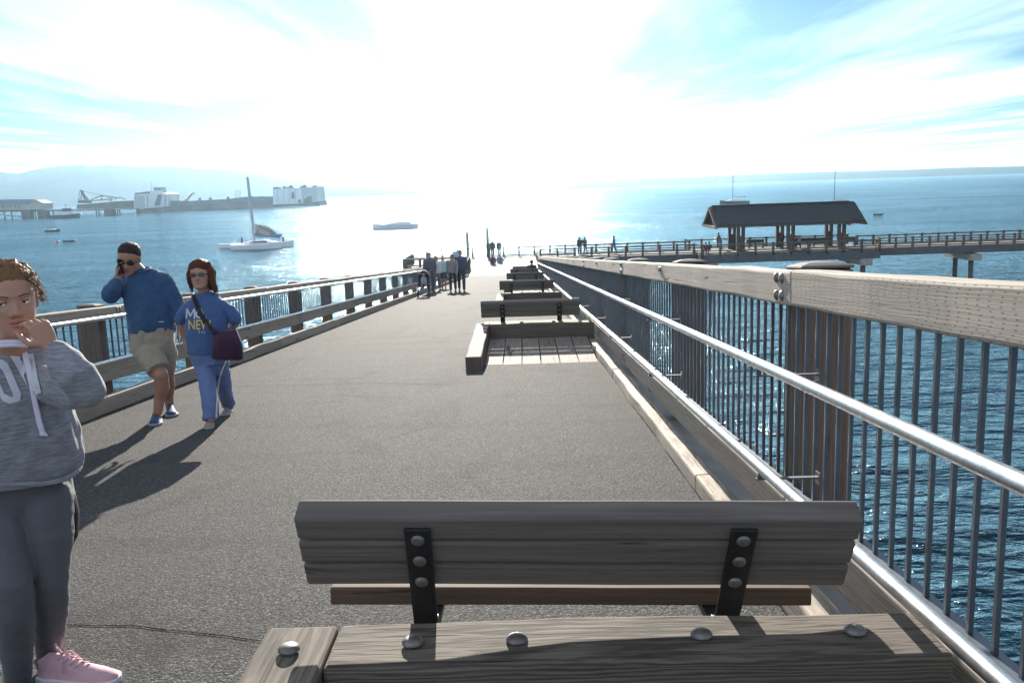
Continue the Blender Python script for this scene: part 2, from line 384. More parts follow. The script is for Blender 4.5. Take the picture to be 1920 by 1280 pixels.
# ------------------------------------------------------------------ guard rails along the ramp
TA = math.tan(ALP)
def up_pt(x, wv, h): return Vector((x, wv-h*TA, h))          # plumb above (x, wv) on the ramp
def head(mb, c, d, r=.022, hh=.013):                          # dome bolt head, frame coordinates
    d = Vector(d).normalized(); q = d.to_track_quat('Z', 'Y').to_matrix().to_4x4()
    rs = [[Vector(c)+q@Vector((r*k*math.cos(a*math.pi/6), r*k*math.sin(a*math.pi/6), hh*zz)) for a in range(12)] for k, zz in ((1, 0), (1, .25), (.86, .62), (.55, .9), (.12, 1))]
    return mb.loft(rs)
def guard(side, P):
    s = side
    root = empty('guard_rail', RF @ Matrix.Translation((P['post'], 0, 0)), P['label'], 'railing')
    w0, w1 = P['w0'], WEND-.4
    nb = int((w1-w0)/P['sp'])+1
    posts = [w0+i*P['sp'] for i in range(nb)]
    # posts with shallow pyramid caps
    for pw in posts:
        o = timber('post', up_pt(P['post'], pw, -1.2), up_pt(P['post'], pw, P['top']+.002), P['pd'], P['pd'], M_POST, root, up=(1, 0, 0), step=.6, bevel=.012)
        d = P['pd']/2+.002; mb = MB(); b = up_pt(P['post'], pw, P['top']+.0); a = Vector((0, -TA, 1)).normalized()
        q = lambda k, h: [b+a*h+Vector((x*k, y*k, 0)) for x, y in ((-d, -d), (d, -d), (d, d), (-d, d))]
        mb.loft([q(1, 0), q(1, .014), q(.55, .030), q(.1, .036)]); mb.build('post_cap', M_CAP, o, RF, bevel=.008)
    # top board in two-bay lengths
    ends = [w0-.9]+[posts[i]-.42 for i in range(2, nb, 2)]+[w1+.3]
    for i in range(len(ends)-1):
        if ends[i+1]-ends[i] < .3: continue
        b = timber('top_board', (P['bx'], ends[i]+.003, (P['top']+P['bot'])/2), (P['bx'], ends[i+1]-.003, (P['top']+P['bot'])/2), P['bt'], P['top']-P['bot'], P['wood'], root, bevel=.014, jit=.004)
        if i < 8:
            for e in ((ends[i] if i else None), ends[i]+P['sp']+.42):
                if e is None: continue
                offs = [(.14, .045), (.14, -.04), (.23, .045), (.23, -.04)] if e == ends[i] else [(0, .03), (.07, .03)]
                for dw, dh in offs:
                    mb = MB(); head(mb, (P['bx']-s*P['bt']/2, e+dw, (P['top']+P['bot'])/2+dh), (-s, 0, 0), .026, .016)
                    mb.build('bolt_head', M_BOLT, b, RF, smooth='auto')
    # lower board
    for i in range(len(ends)-1):
        if ends[i+1]-ends[i] < .3: continue
        b = timber('lower_board', (P['lx'], ends[i]+.003, (P['l0']+P['l1'])/2), (P['lx'], ends[i+1]-.003, (P['l0']+P['l1'])/2), .09, P['l1']-P['l0'], M_WOOD, root, bevel=.012, jit=.004)
        if i < 6:
            for dw in (-.1, -.06, .06, .1):
                mb = MB(); head(mb, (P['lx']-s*.045, ends[i+1]-.25+dw, (P['l0']+P['l1'])/2+(.03 if abs(dw) < .08 else -.02)), (-s, 0, 0), .02, .014)
                mb.build('bolt_head', M_BOLT, b, RF, smooth='auto')
    # handrails with brackets
    for h in (P['h0'], P['h1']):
        mb = MB(); x = P['hx']; k = w0-.9; cuts = [k]
        e = P['joint']-6*2
        while e < w1:
            if e > k+.5: cuts.append(e)
            e += 6.0
        cuts.append(w1+.2)
        for a_, b_ in zip(cuts, cuts[1:]): mb.tube([(x, a_+.003, h), (x, b_-.003, h)], .0245, 16)
        mb.tube([(x, cuts[0]+.01, h), (x, cuts[-1]-.01, h)], .021, 10)
        o = mb.build('handrail', M_GALV, root, RF, smooth='auto')
        wv = posts[0]-.6
        while wv < w1:
            mb = MB(); X2 = P['bars']-s*.012
            mb.tube([(x, wv, h-.02), (x, wv, h-.05)], .009, 8)
            mb.box((min(x-s*.02, X2), wv-.015, h-.057), (max(x-s*.02, X2), wv+.015, h-.050))
            mb.box((min(X2, X2+s*.006), wv-.028, h-.085), (max(X2, X2+s*.006), wv+.028, h-.03))
            mb.build('bracket', M_BAR, o, RF)
            wv += 3.5
    # bar panels
    for i in range(nb):
        a_, b_ = posts[i]-(0.9 if i == 0 else 0), (posts[i+1] if i+1 < nb else w1+.2)
        mb = MB(); x = P['bars']
        mb.box((x-.03, a_+.002, P['p0']-.008), (x+.03, b_-.002, P['p0'])); mb.box((x+s*.026-.004, a_+.004, P['p0']-.055), (x+s*.026+.004, b_-.004, P['p0']-.009))
        mb.box((x-.022, a_+.002, P['p1']), (x+.022, b_-.002, P['p1']+.008))
        for q in (.25, .75): head(mb, (x-s*.012, a_+(b_-a_)*q, P['p0']), (0, 0, 1), .012, .014); mb.box((x-s*.02-.006, a_+(b_-a_)*q-.02, P['p0']+.0), (x-s*.02+.006, a_+(b_-a_)*q+.02, P['p0']+.01))
        nbar = round((b_-a_)/P['bsp']); far = i >= P['nsep']
        bars = []
        for j in range(nbar):
            wv = a_+(j+.5)*(b_-a_)/nbar
            m2 = mb if far else MB()
            vs = []
            for h in (P['p0']+.001, P['p1']):
                c = Vector((x, wv-(h-P['p0'])*TA, h)); vs += [c+Vector((dx, dy, 0)) for dx, dy in ((-.0078, -.0078), (.0078, -.0078), (.0078, .0078), (-.0078, .0078))]
            m2.add(vs, ((0,3,2,1),(4,5,6,7),(0,1,5,4),(1,2,6,5),(2,3,7,6),(3,0,4,7)))
            if not far: bars.append(m2)
        pan = mb.build('bar_panel', M_BAR, root, RF)
        for m2 in bars: m2.build('baluster', M_BAR, pan, RF)
    return root
guard(1, dict(label='weathered timber guard rail with grey bars and two steel tubes beside the benches', post=1.475, pd=.255, w0=-2.40, sp=3.5, top=1.372, bot=1.208, bx=1.30, bt=.12,
    lx=1.245, l0=.12, l1=.30, hx=1.045, h0=.965, h1=.495, bars=1.315, p0=.302, p1=1.196, bsp=.1477, wood=M_WOODI, joint=4.3, nsep=4))
guard(-1, dict(label='low timber guard rail with steel tubes behind the walking couple', post=-4.83, pd=.215, w0=1.09, sp=2.97, top=1.075, bot=.94, bx=-4.63, bt=.11,
    lx=-4.64, l0=.255, l1=.45, hx=-4.49, h0=.965, h1=.495, bars=-4.68, p0=.46, p1=.93, bsp=.1477, wood=M_WOOD, joint=5.3, nsep=5))
# timber kerbs
for s, x, hh, lab in ((1, 1.085, .115, 'sunlit timber kerb along the asphalt edge below the steel tubes'), (-1, -4.395, .165, 'shaded timber kerb along the asphalt edge behind the couple')):
    root = empty('timber_kerb', RF @ Matrix.Translation((x, 0, 0)), lab, 'kerb')
    a_ = -5.0
    while a_ < WEND-.5:
        b_ = min(a_+5.2, WEND-.2)
        timber('kerb_beam', (x, a_+.004, hh/2), (x, b_-.004, hh/2), .13, hh, M_WOOD, root, bevel=.016, jit=.007, step=.2); a_ = b_
# ------------------------------------------------------------------ benches
def bench():
    M = RF @ Matrix.Translation((.112, 2.55, 0)) @ Matrix.Rotation(R(1.75), 4, 'Y')
    root = empty('park_bench', M, 'nearest grey timber bench seen from behind with bolted black straps', 'bench', 'benches facing the water down the ramp')
    L = 1.62; d = Vector((0, .5, -.866)); tn = Vector((0, .866, .5)); P0 = Vector((0, -.065, .735)); X = Vector((L/2, 0, 0))
    for k in range(3):
        c = P0+d*(k*.1+.047)+tn*.04
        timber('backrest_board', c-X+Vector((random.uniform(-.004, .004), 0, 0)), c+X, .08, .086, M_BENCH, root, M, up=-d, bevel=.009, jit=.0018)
    X2 = Vector((.80, 0, 0))
    for k in range(3):
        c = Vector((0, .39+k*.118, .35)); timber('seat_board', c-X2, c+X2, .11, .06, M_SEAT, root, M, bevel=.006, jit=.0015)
    for sx in (-.46, .475):
        mb = MB(); q = lambda a, dd, t: Vector((sx+a, 0, 0))+Vector((0, P0.y, P0.z))+d*dd+tn*t
        pr = []
        for dd in (.035, .30, .46):
            pr.append([q(-.038, dd, -.014), q(.038, dd, -.014), q(.038, dd, -.002), q(-.038, dd, -.002)])
        mb.loft(pr)
        e = P0+d*.455
        mb.box((sx-.037, e.y-.012, .01), (sx+.037, e.y+.04, e.z+.005)); mb.box((sx-.037, e.y+.041, .29), (sx+.037, .68, .3195)); mb.box((sx-.07, e.y-.06, 0), (sx+.07, e.y+.10, .012))
        o = mb.build('steel_strap', M_STRAP, root, M, bevel=.003)
        for dd in (.075, .163, .255):
            mb = MB(); head(mb, q(0, dd, -.014), -tn, .021, .011); mb.build('bolt_head', M_BOLT, o, M, smooth='auto')
    return root, M
b0, bM = bench()
blabs = ['second bench down the ramp beside a boxed plank platform', 'third bench down the ramp with a gap of sunlight under its back', 'fourth bench down the ramp hazy against the asphalt',
         'fifth bench down the ramp with a person sitting on it', 'sixth and farthest bench near the foot of the ramp']
for i, lb in enumerate(blabs):
    copy_tree(b0, RF @ Matrix.Translation((.10-.006*i, 2.55+12.1*(i+1), 0)) @ Matrix.Rotation(R(-.4), 4, 'Z'), label=lb, group=b0['group'])
# ------------------------------------------------------------------ plank platforms
def platform():
    o_ = RF @ Vector((.0, 2.6, 0)); M = Matrix.Translation(o_)
    root = empty('plank_platform', M, 'level plank platform framed by bolted timbers nearest behind the first bench', 'platform', 'level plank platforms beside the benches')
    ztop = .412
    b = timber('edge_timber', (-.69, -3.0, ztop/2+.01), (-.69, 0, ztop/2+.01), .21, ztop-.02, M_EDGE, root, M, bevel=.014, jit=.005)
    mb = MB(); head(mb, (-.69, -.155, ztop+.004), (0, 0, 1), .031, .017); mb.build('bolt_head', M_BOLT, b, M, smooth='auto')
    b = timber('edge_timber', (-.578, -.128, ztop/2+.008), (1.12, -.128, ztop/2+.008), .255, ztop-.02, M_EDGE, root, M, bevel=.014, jit=.006)
    for x in (-.345, -.05, .47, .90):
        mb = MB(); head(mb, (x, -.13, ztop+.002), (0, 0, 1), .031, .017); mb.build('bolt_head', M_BOLT, b, M, smooth='auto')
    n = 6; wd = (1.0+.58)/n
    for k in range(n):
        x = -.58+(k+.5)*wd; timber('plank', (x, -2.42, .155), (x, -.262, .155), wd-.012, .055, M_PLANK, root, M, bevel=.005, jit=.002)
    return root
p0_ = platform()
for i in range(5):
    copy_tree(p0_, Matrix.Translation(RF @ Vector((0, 2.6+12.1*(i+1), 0))), label=['second plank platform with pale planks just ahead of the near asphalt', 'third plank platform half hidden by the second bench', 'fourth plank platform hidden behind the third bench',
              'fifth plank platform hidden behind the fourth bench', 'sixth plank platform near the foot of the ramp'][i], group=p0_['group'])
# ------------------------------------------------------------------ level landing and cross dock
ZD = 3.30; YR = (RF @ Vector((0, WEND, 0))).y
M_ROOF = simple('dark_roofing', (.032, .034, .038), .85, 0, .2, 3, .01)
def deck(name, boxes, mats=(None,)):
    mb = MB()
    for b in boxes: mb.box(*b)
    return tag(mb.build(name, list(mats) if len(mats) > 1 else mats[0]), kind='structure')
M_DECK = simple('dock_deck', (.15, .14, .128), .85, 0, .12, 1.5, .004)
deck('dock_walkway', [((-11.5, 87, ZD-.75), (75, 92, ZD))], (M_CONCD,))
deck('dock_surface', [((-11.4, 87.15, ZD+.004), (75, 91.85, ZD+.012))], (M_DECK,))
deck('landing_walkway', [((-4.9, YR-.02, ZD-.75), (1.55, 86.99, ZD))], (M_DECK,))
deck('landing_threshold', [((-4.3, YR+.6, ZD+.004), (1.0, YR+1.5, ZD+.018)), ], (M_CONC,))
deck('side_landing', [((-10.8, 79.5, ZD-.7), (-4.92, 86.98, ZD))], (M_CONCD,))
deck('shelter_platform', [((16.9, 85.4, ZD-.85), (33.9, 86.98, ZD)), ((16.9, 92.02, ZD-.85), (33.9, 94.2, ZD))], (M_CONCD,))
deck('shelter_surface', [((17.0, 85.6, ZD+.015), (33.8, 94.0, ZD+.024))], (M_DECK,))
def dock_rail(pts, label, group=None, sp=1.62, H=.95, z=ZD):
    root = empty('dock_railing', Vector((pts[0][0], pts[0][1], z)), label, 'railing', group)
    I = I4
    for (x0, y0), (x1, y1) in zip(pts, pts[1:]):
        a, b = Vector((x0, y0, z)), Vector((x1, y1, z)); L = (b-a).length; n = max(1, round(L/sp)); d = (b-a)/n
        for i in range(n+1):
            if i == n and (x1, y1) != pts[-1]: continue
            p = a+d*i; mb = MB(); mb.box((p.x-.1, p.y-.1, z-.25), (p.x+.1, p.y+.1, z+H+.07)); mb.build('post', M_DOCKW, root)
        u = (b-a).normalized(); nrm = Vector((-u.y, u.x, 0))
        for hz_, hh, tt in ((H-.05, .12, .09), (.33, .10, .06), (.12, .12, .08)):
            mb = MB(); q = lambda P, s_, k: P+nrm*(.05*0+tt*s_)+Vector((0, 0, hz_+hh*k))
            mb.loft([[q(a, -1, -.5), q(a, 1, -.5), q(a, 1, .5), q(a, -1, .5)], [q(b, -1, -.5), q(b, 1, -.5), q(b, 1, .5), q(b, -1, .5)]]); mb.build('rail', M_DOCKW, root)
    return root
G = 'timber railings of the cross dock'
dock_rail([(-11.4, 91.8), (17.0, 91.8)], 'far timber railing of the dock where three people look out', G)
dock_rail([(34.0, 91.8), (75, 91.8)], 'far timber railing of the dock beyond the shelter', G)
dock_rail([(1.75, 87.2), (16.6, 87.2), (17.05, 85.6)], 'near timber railing of the dock with a lit end beside the shelter platform', G)
dock_rail([(17.1, 85.5), (33.8, 85.5), (34.2, 87.2)], 'timber railing along the front of the shelter platform', G)
dock_rail([(34.4, 87.2), (75, 87.2)], 'near timber railing of the dock running off past the pile bents', G)
dock_rail([(17.0, 94.0), (33.8, 94.0)], 'timber railing along the seaward side of the shelter platform', G)
dock_rail([(1.4, YR+.8), (1.4, 86.8)], 'short timber railing from the foot of the ramp to the dock', G)
dock_rail([(-4.75, YR+.4), (-4.75, 79.4)], 'short timber railing beside the foot of the ramp behind the pushchair group', G)
dock_rail([(-4.8, 79.7), (-10.6, 79.7), (-10.6, 86.8)], 'timber railing round the side landing hazy in the glare', G)
def bent(X, label, y0=86.7, y1=92.2, zt=ZD-.86):
    root = empty('pile_bent', Vector((X, 88, 0)), label, 'pile bent', 'concrete pile bents under the dock')
    MB().box((X-.55, y0, zt-.62), (X+.55, y1, zt)).build('pile_cap', M_CONC, root, bevel=.03)
    for y in (y0+1.0, y1-1.3):
        mb = MB(); mb.tube([(X, y, -.6), (X, y, zt-.6)], .24, 14); mb.build('pile', M_POSTD, root, smooth='auto')
M_POSTD = simple('wet_pile', (.06, .052, .045), .5, 0, .4, 2, .01)
bent(43.6, 'pale concrete pile cap on two dark piles in open water under the dock')
bent(54.5, 'pile bent under the far end of the dock near the frame edge', zt=ZD-.76)
bent(32.6, 'pile bent under the shelter platform corner', 85.3, 91.5, ZD-.86)
bent(18.0, 'pile bent below the lit railing end of the shelter platform', 85.3, 91.5, ZD-.86)
for i, (px, h) in enumerate(((915, 3.0), (877, 2.6))):
    p = at_z(px, 470, ZD); y = 93.2; x = ray(px, 470).x/ray(px, 470).y*y; mb = MB(); mb.tube([(x, y, -.5), (x, y, ZD+h-.25), (x, y, ZD+h)], [.17, .17, .06], 12)
    o = mb.build('mooring_pile', M_CONC, None, I4, smooth='auto'); tag(o, ['tall mooring pile behind the three people at the dock rail', 'shorter mooring pile almost lost in the sun glare'][i], 'pile', 'mooring piles behind the dock')
# ------------------------------------------------------------------ shelter
sh = empty('dock_shelter', Vector((26.2, 90, ZD)), 'open timber shelter with a long dark gable roof standing on the dock', 'shelter')
X0, X1, YF, YB, YM, ZE, ZR = 18.8, 32.95, 87.0, 93.1, 90.1, ZD+2.66, ZD+4.40
Y3 = lambda a, b, d: Vector((d, a, b))
mb = MB()
for ya, za, yb, zb in ((YF, ZE, YM, ZR), (YM, ZR, YB, ZE)):
    mb.prism([(ya, za-.12), (yb, zb-.12), (yb, zb+.04), (ya, za+.04)], X0, X1, Y3)
rf = mb.build('roof', M_ROOF, sh)
MB().box((X0+.1, YM-.25, ZR-.02), (X1-.5, YM+.25, ZR+.13)).build('ridge_cap', M_ROOF, rf)
for yy in (YF+.05, YB-.05): MB().box((X0+.05, yy-.06, ZE-.26), (X1-.05, yy+.06, ZE-.10)).build('fascia', M_SHELT, rf)
n_ = int((YM-YF)/.45)
for k in range(1, n_+1):
    f_ = k/(n_+1); y = YF+(YM-YF)*f_; zz = ZE+(ZR-ZE)*f_
    MB().box((X0, y-.02, zz+.042), (X1, y+.02, zz+.052)).build('roof_batten', M_ROOF, rf)
for x in (X0-.12, X0+1.5, X1-1.5, X1+.02):
    for sgn, ya in ((1, YF), (-1, YB)):
        mb = MB(); mb.prism([(ya, ZE-.30), (YM, ZR-.30), (YM, ZR-.06), (ya, ZE-.06)], x-.1, x+.1, Y3); mb.build('rafter', M_SHELT, sh)
    MB().box((x-.09, YF-.3, ZE-.36), (x+.09, YB+.3, ZE-.12)).build('tie_beam', M_SHELT, sh)
for yy, lab in ((88.2, 0), (91.9, 1)):
    MB().box((X0+.3, yy-.12, ZE-.12), (X1-.3, yy+.12, ZE+.14)).build('roof_beam', M_SHELT, sh)
    for x in (21.35, 26.2, 31.15):
        for dx in (-.24, .24):
            mb = MB(); mb.box((x+dx-.14, yy-.16, ZD+.02), (x+dx+.14, yy+.16, ZE-.12)); o = mb.build('post', M_SHELT, sh)
        MB().box((x-.10, yy-.1, ZD+.02), (x+.10, yy+.1, ZD+1.5)).build('post_filler', M_SHELT, sh)
# benches and tables under the shelter
def picnic(x, y, lab, rot=0):
    M = Matrix.Translation((x, y, ZD+.024)) @ Matrix.Rotation(rot, 4, 'Z')
    r = empty('timber_bench', M, lab, 'bench', 'timber seats on the dock')
    MB().box((-.9, -.25, .40), (.9, .25, .47)).build('seat', M_DOCKW, r, M)
    MB().box((-.9, .2, .55), (.9, .26, .9)).build('backrest', M_DOCKW, r, M)
    for sx_ in (-.7, .7): MB().box((sx_-.05, -.22, 0), (sx_+.05, .24, .40)).build('leg', M_DOCKW, r, M)
picnic(28.3, 91.0, 'timber seat under the shelter beside the person in dark blue'); picnic(30.0, 90.8, 'timber seat under the shelter next to its end post'); picnic(32.6, 90.6, 'timber seat at the open end of the shelter platform'); picnic(23.6, 91.2, 'timber seat between the first two pairs of shelter posts')
# ------------------------------------------------------------------ boats
M_HULLW = simple('white_hull', (.70, .72, .74), .35, 0, .06, 2); M_HULLB = simple('navy_hull', (.02, .025, .035), .35); M_SAIL = simple('cream_sail', (.40, .36, .31), .8); M_SAILB = simple('blue_sail_cover', (.16, .22, .33), .8)
M_MAST = simple('mast_paint', (.42, .46, .52), .4, .3); M_RED = simple('orange_float', (.75, .16, .08), .5); M_GLASS = simple('dark_window', (.02, .025, .03), .15); M_RIB = simple('grey_dinghy', (.07, .075, .08), .6)
def hull(L, B, D, free, n=14, bow=.34, stern=.85):
    """rings of a round-bilged hull, bow at +x, waterline z=0"""
    rs = []
    for i in range(n+1):
        t = i/n; x = -L/2+L*t
        wd = B/2*(stern+(1-stern)*min(1, t/.35) if t < 1-bow else max(.03, max(0, math.cos((t-(1-bow))/bow*math.pi/2))**.7))
        sh_ = free*(1+.35*max(0, (t-.5)/.5)**2); dp = D*(1 if t < 1-bow else max(.1, 1-((t-(1-bow))/bow)**2))
        rs.append([Vector((x, a*wd, zz)) for a, zz in ((-1, sh_), (-.96, sh_*.4), (-.75, -dp*.4), (0, -dp), (.75, -dp*.4), (.96, sh_*.4), (1, sh_), (.5, sh_+.04), (-.5, sh_+.04))])
    return rs
def boat(name, px, py, rot, label, cat, group=None):
    p = at_z(px, py, 0); M = Matrix.Translation(p) @ Matrix.Rotation(rot, 4, 'Z')
    return empty(name, M, label, cat, group), M
# trimaran with furled main
r, M = boat('trimaran', 492, 465, R(8), 'white trimaran with a tall bare mast and a crumpled cream sail', 'sailboat')
mb = MB(); mb.loft(hull(12.2, 2.3, .4, .95)); h = mb.build('hull', M_HULLW, r, M, smooth='auto')
for yy, xo in ((-3.6, -.6), (3.6, -4.2)):
    mb = MB(); mb.loft([[p+Vector((xo, yy, 0)) for p in q] for q in hull(9.5, 1.3, .3, .95)]); mb.build('outrigger', M_HULLW, r, M, smooth='auto')
for xx in (-2.2, 1.6): mb = MB(); mb.tube([(xx-2.2, 3.6, .9), (xx-.5, 0, 1.15), (xx, -3.6, .9)], .22, 8); mb.build('cross_beam', M_HULLW, r, M, smooth=True)
mb = MB(); mb.loft([[Vector((x, a*wd, z0)) for a, z0 in ((-1, .9), (-.8, .9+hh), (.8, .9+hh), (1, .9))] for x, wd, hh in ((-3.4, .7, .1), (-2.6, .85, .55), (.6, .9, .75), (2.2, .75, .35), (4.0, .4, .06))]); cab = mb.build('cabin', M_HULLW, r, M, bevel=.06)
MB().box((-1.8, -.93, 1.15), (1.4, -.88, 1.38)).build('window', M_GLASS, cab, M)
for yy in (-1.16, 1.16): MB().box((-5.2, yy-.02, .5), (-1.5, yy+.02, .62)).build('hull_stripe', M_GLASS, h, M)
mx = -1.35
mb = MB(); mb.loft([[Vector((mx-.03*z_, 0, z_))+Vector((a*.28*s_, b*.13*s_, 0)) for a, b in ((-1, 0), (-.5, .8), (.5, .8), (1, 0), (.5, -.8), (-.5, -.8))] for z_, s_ in ((.9, 1), (6, 1.05), (11, 1), (14.0, .85))]); mb.build('mast', M_MAST, r, M, smooth='auto')
mb = MB(); mb.tube([(mx, 0, 2.0), (mx+4.9, .2, 2.4)], .1, 8); mb.build('boom', M_MAST, r, M)
def sheet(P, th=.1):
    mb = MB(); nn = len(P); m_ = len(P[0]); vs = [p+Vector((0, s_*th, 0)) for s_ in (-1, 1) for q in P for p in q]; N = nn*m_
    fs = []
    for i in range(nn-1):
        for j in range(m_-1):
            a = i*m_+j; fs += [(a, a+1, a+m_+1, a+m_), (N+a, N+a+m_, N+a+m_+1, N+a+1)]
    edge = [j for j in range(m_)]+[i*m_+m_-1 for i in range(1, nn)]+[(nn-1)*m_+j for j in range(m_-2, -1, -1)]+[i*m_ for i in range(nn-2, 0, -1)]
    for a, b in zip(edge, edge[1:]+edge[:1]): fs.append((a, b, N+b, N+a))
    return mb.add(vs, fs)
P = [[Vector((mx+.3+4.1*(j/8)*(1-.55*(i/7)**2), .35*math.sin(i*1.1+j*.8), 2.15+2.6*(i/7)*(1-.15*j/8)+.15*math.sin(j*1.7))) for j in range(9)] for i in range(8)]
sheet(P, .06).build('sail', M_SAIL, r, M, smooth=True)
mb = MB(); mb.tube([(mx+.3, 0, 2.7), (mx+2, .1, 2.5), (mx+3.6, .1, 2.35), (mx+4.6, .2, 2.15), (mx+5.3, .2, 2.55)], [.35, .42, .45, .5, .1], 8, rounded=True); mb.build('sail_fold', M_SAILB, r, M, smooth=True)
for xx, yy in ((-4.4, 3.4), (4.2, -.2)):
    mb = MB(); mb.tube([(xx, yy, .9), (xx, yy, 1.75)], [.22, .2], 8, rounded=True); mb.ball((xx, yy, 2.0), .16, 8, 6); mb.build('deck_gear', M_RIB, r, M, smooth=True)
# moored grey hull in the glare
r, M = boat('work_boat', 742, 430, R(183), 'long pale boat hull fading into the sun glare', 'boat')
mb = MB(); mb.loft(hull(12.5, 3.2, .5, 1.5, stern=.9)); mb.build('hull', M_HULLW, r, M, smooth='auto')
mb = MB(); mb.loft([[Vector((x, a*1.2, zz)) for a, zz in ((-1, 1.4), (-.9, 1.4+hh), (.9, 1.4+hh), (1, 1.4))] for x, hh in ((-4.6, .2), (-4, .7), (-1, .8), (1.5, .5), (3.5, .1))]); c_ = mb.build('cabin', M_HULLW, r, M, bevel=.05)
MB().box((-3.4, -1.2, 1.95), (-.8, 1.2, 2.2)).build('window', M_GLASS, c_, M)
def sloop(px, py, rot, L, mast, hm, label, name='sailboat', boom=True):
    r, M = boat(name, px, py, rot, label, 'sailboat')
    mb = MB(); mb.loft(hull(L, L*.30, .4, L*.10)); mb.build('hull', hm, r, M, smooth='auto')
    mb = MB(); f = L*.10; mb.loft([[Vector((x*L, a*L*.09, zz)) for a, zz in ((-1, f), (-.8, f+hh*L), (.8, f+hh*L), (1, f))] for x, hh in ((-.28, .01), (-.22, .065), (.08, .07), (.22, .02))]); mb.build('cabin', M_HULLW, r, M)
    mb = MB(); mb.tube([(.06*L, 0, f), (.05*L, 0, f+mast)], [.02+.009*L, .012+.008*L], 8); mb.build('mast', M_RIB, r, M)
    if boom: mb = MB(); mb.tube([(.06*L, 0, f+.14*L), (-.38*L, 0, f+.15*L)], [.1, .13], 8, rounded=True); mb.build('boom', M_SAILB, r, M)
    return r, M
sloop(99, 434, R(-6), 5.6, 5.0, M_HULLB, 'small dark hulled sailboat moored off the industrial dock')
r, M = sloop(1377, 382.5, R(172), 12.5, 13.0, M_HULLB, 'dark sailboat whose mast rises over the shelter roof left part')
for sx_ in (-1, 1): mb = MB(); mb.tube([(sx_*4.6, -1, 1.2), (sx_*5.2, -1, 2.3), (sx_*5.2, 1, 2.3), (sx_*4.6, 1, 1.2)], .12, 6); mb.build('bow_rail', M_MAST, r, M)
sloop(1567, 388, R(165), 9, 13.2, M_HULLB, 'sailboat hidden by the shelter roof except for its thin mast')
def dinghy(px, py, rot, L, label, cat='dinghy'):
    r, M = boat('dinghy', px, py, rot, label, cat)
    mb = MB(); P = [(-.5*L, -.24*L, .16), (.2*L, -.24*L, .18), (.46*L, -.06*L, .3), (.46*L, .06*L, .3), (.2*L, .24*L, .18), (-.5*L, .24*L, .16)]; mb.tube(P, .16, 8, rounded=True); mb.build('tube', M_RIB, r, M, smooth=True)
    MB().box((-.46*L, -.2*L, .02), (.25*L, .2*L, .12)).build('floor', M_RIB, r, M)
    MB().box((-.56*L, -.12, .0), (-.47*L, .12, .62)).build('outboard_motor', M_HULLB, r, M, bevel=.04); MB().box((-.15*L, -.18*L, .12), (-.05*L, .18*L, .34)).build('thwart', M_RIB, r, M)
dinghy(131, 453, R(4), 2.9, 'small grey dinghy beside an orange float on the water'); dinghy(1648, 403, R(2), 2.3, 'low grey dinghy alone on the water past the shelter roof')
r, M = boat('mooring_buoy', 108, 454, 0, 'orange mooring float beside the small grey dinghy', 'buoy')
mb = MB(); mb.ball((0, 0, .12), (.45, .45, .34), 12, 8); mb.build('float', M_RED, r, M, smooth=True); mb = MB(); mb.tube([(0, 0, .4), (0, 0, .55)], .05, 8); mb.build('ring', M_RIB, r, M)
for px, py, L, lab in ((1350, 344.6, 9, 'tiny white motor boat far out above the shelter roof'), (1078, 353.5, 7, 'tiny motor boat far out at the edge of the sun glare')):
    r, M = boat('motor_boat', px, py, R(175), lab, 'motor boat', 'distant motor boats')
    mb = MB(); mb.loft(hull(L, L*.3, .4, L*.1)); mb.build('hull', M_HULLW, r, M, smooth='auto')
    mb = MB(); mb.loft([[Vector((x*L, a*L*.11, zz)) for a, zz in ((-1, L*.1), (-.8, L*(.1+hh)), (.8, L*(.1+hh)), (1, L*.1))] for x, hh in ((-.2, .14), (.1, .16), (.22, .02))]); mb.build('cabin', M_HULLW, r, M)
# ------------------------------------------------------------------ dry dock, dock shed and cranes on the far shore
M_STEEL = simple('rusty_steel', (.085, .07, .065), .8, 0, .35, .08); M_STEELB = simple('blue_grey_steel', (.06, .085, .12), .7, 0, .25, .08); M_WALLW = simple('dock_wall_paint', (.55, .60, .66), .6, 0, .1, .1); M_WALLG = simple('grey_wall_paint', (.33, .37, .42), .6, 0, .1, .1)
M_YEL = simple('crane_yellow', (.45, .30, .12), .6, 0, .1, .3); M_SHED = simple('shed_wall', (.38, .38, .34), .8, 0, .1, .2); M_SHEDR = simple('shed_roof', (.14, .20, .26), .5, 0, .1, .2)
D1 = 745.0
def fx(px, py=385, D=D1): return at(px, py, D).x
def fz(px, py, D=D1): return at(px, py, D).z
def fbox(name, x0, x1, y0, y1, mat, parent, D=D1, dep=18, zb=None):
    """box seen between pixel columns x0..x1 and rows y0 (top)..y1 (bottom)"""
    xm = (x0+x1)/2; z1, z0 = fz(xm, y0, D), fz(xm, y1, D) if zb is None else zb
    return MB().box((fx(x0, y1, D), D, z0), (fx(x1, y1, D), D+dep, z1)).build(name, mat, parent)
def strut(mb, p, q, w, D=D1+6): mb.tube([at(*p, D), at(*q, D)], w, 6)
dd = empty('dry_dock', Vector((fx(430), D1, 0)), 'long rusty floating dry dock with white wing walls at both ends', 'dry dock')
def poly(name, pts, mat, parent, D=D1, dep=18):
    mb = MB(); A = [at(px, py, D) for px, py in pts]; B_ = [a+Vector((0, dep, 0)) for a in A]; mb.loft([A, B_]); return mb.build(name, mat, parent)
poly('pontoon', [(255, 399), (600, 386), (598, 377), (560, 372), (255, 391)], M_STEEL, dd, D1, 30)
poly('side_wall', [(315, 393.5), (512, 385), (512, 368), (460, 369), (430, 373), (355, 377), (315, 376)], M_STEELB, dd, D1+3, 3)
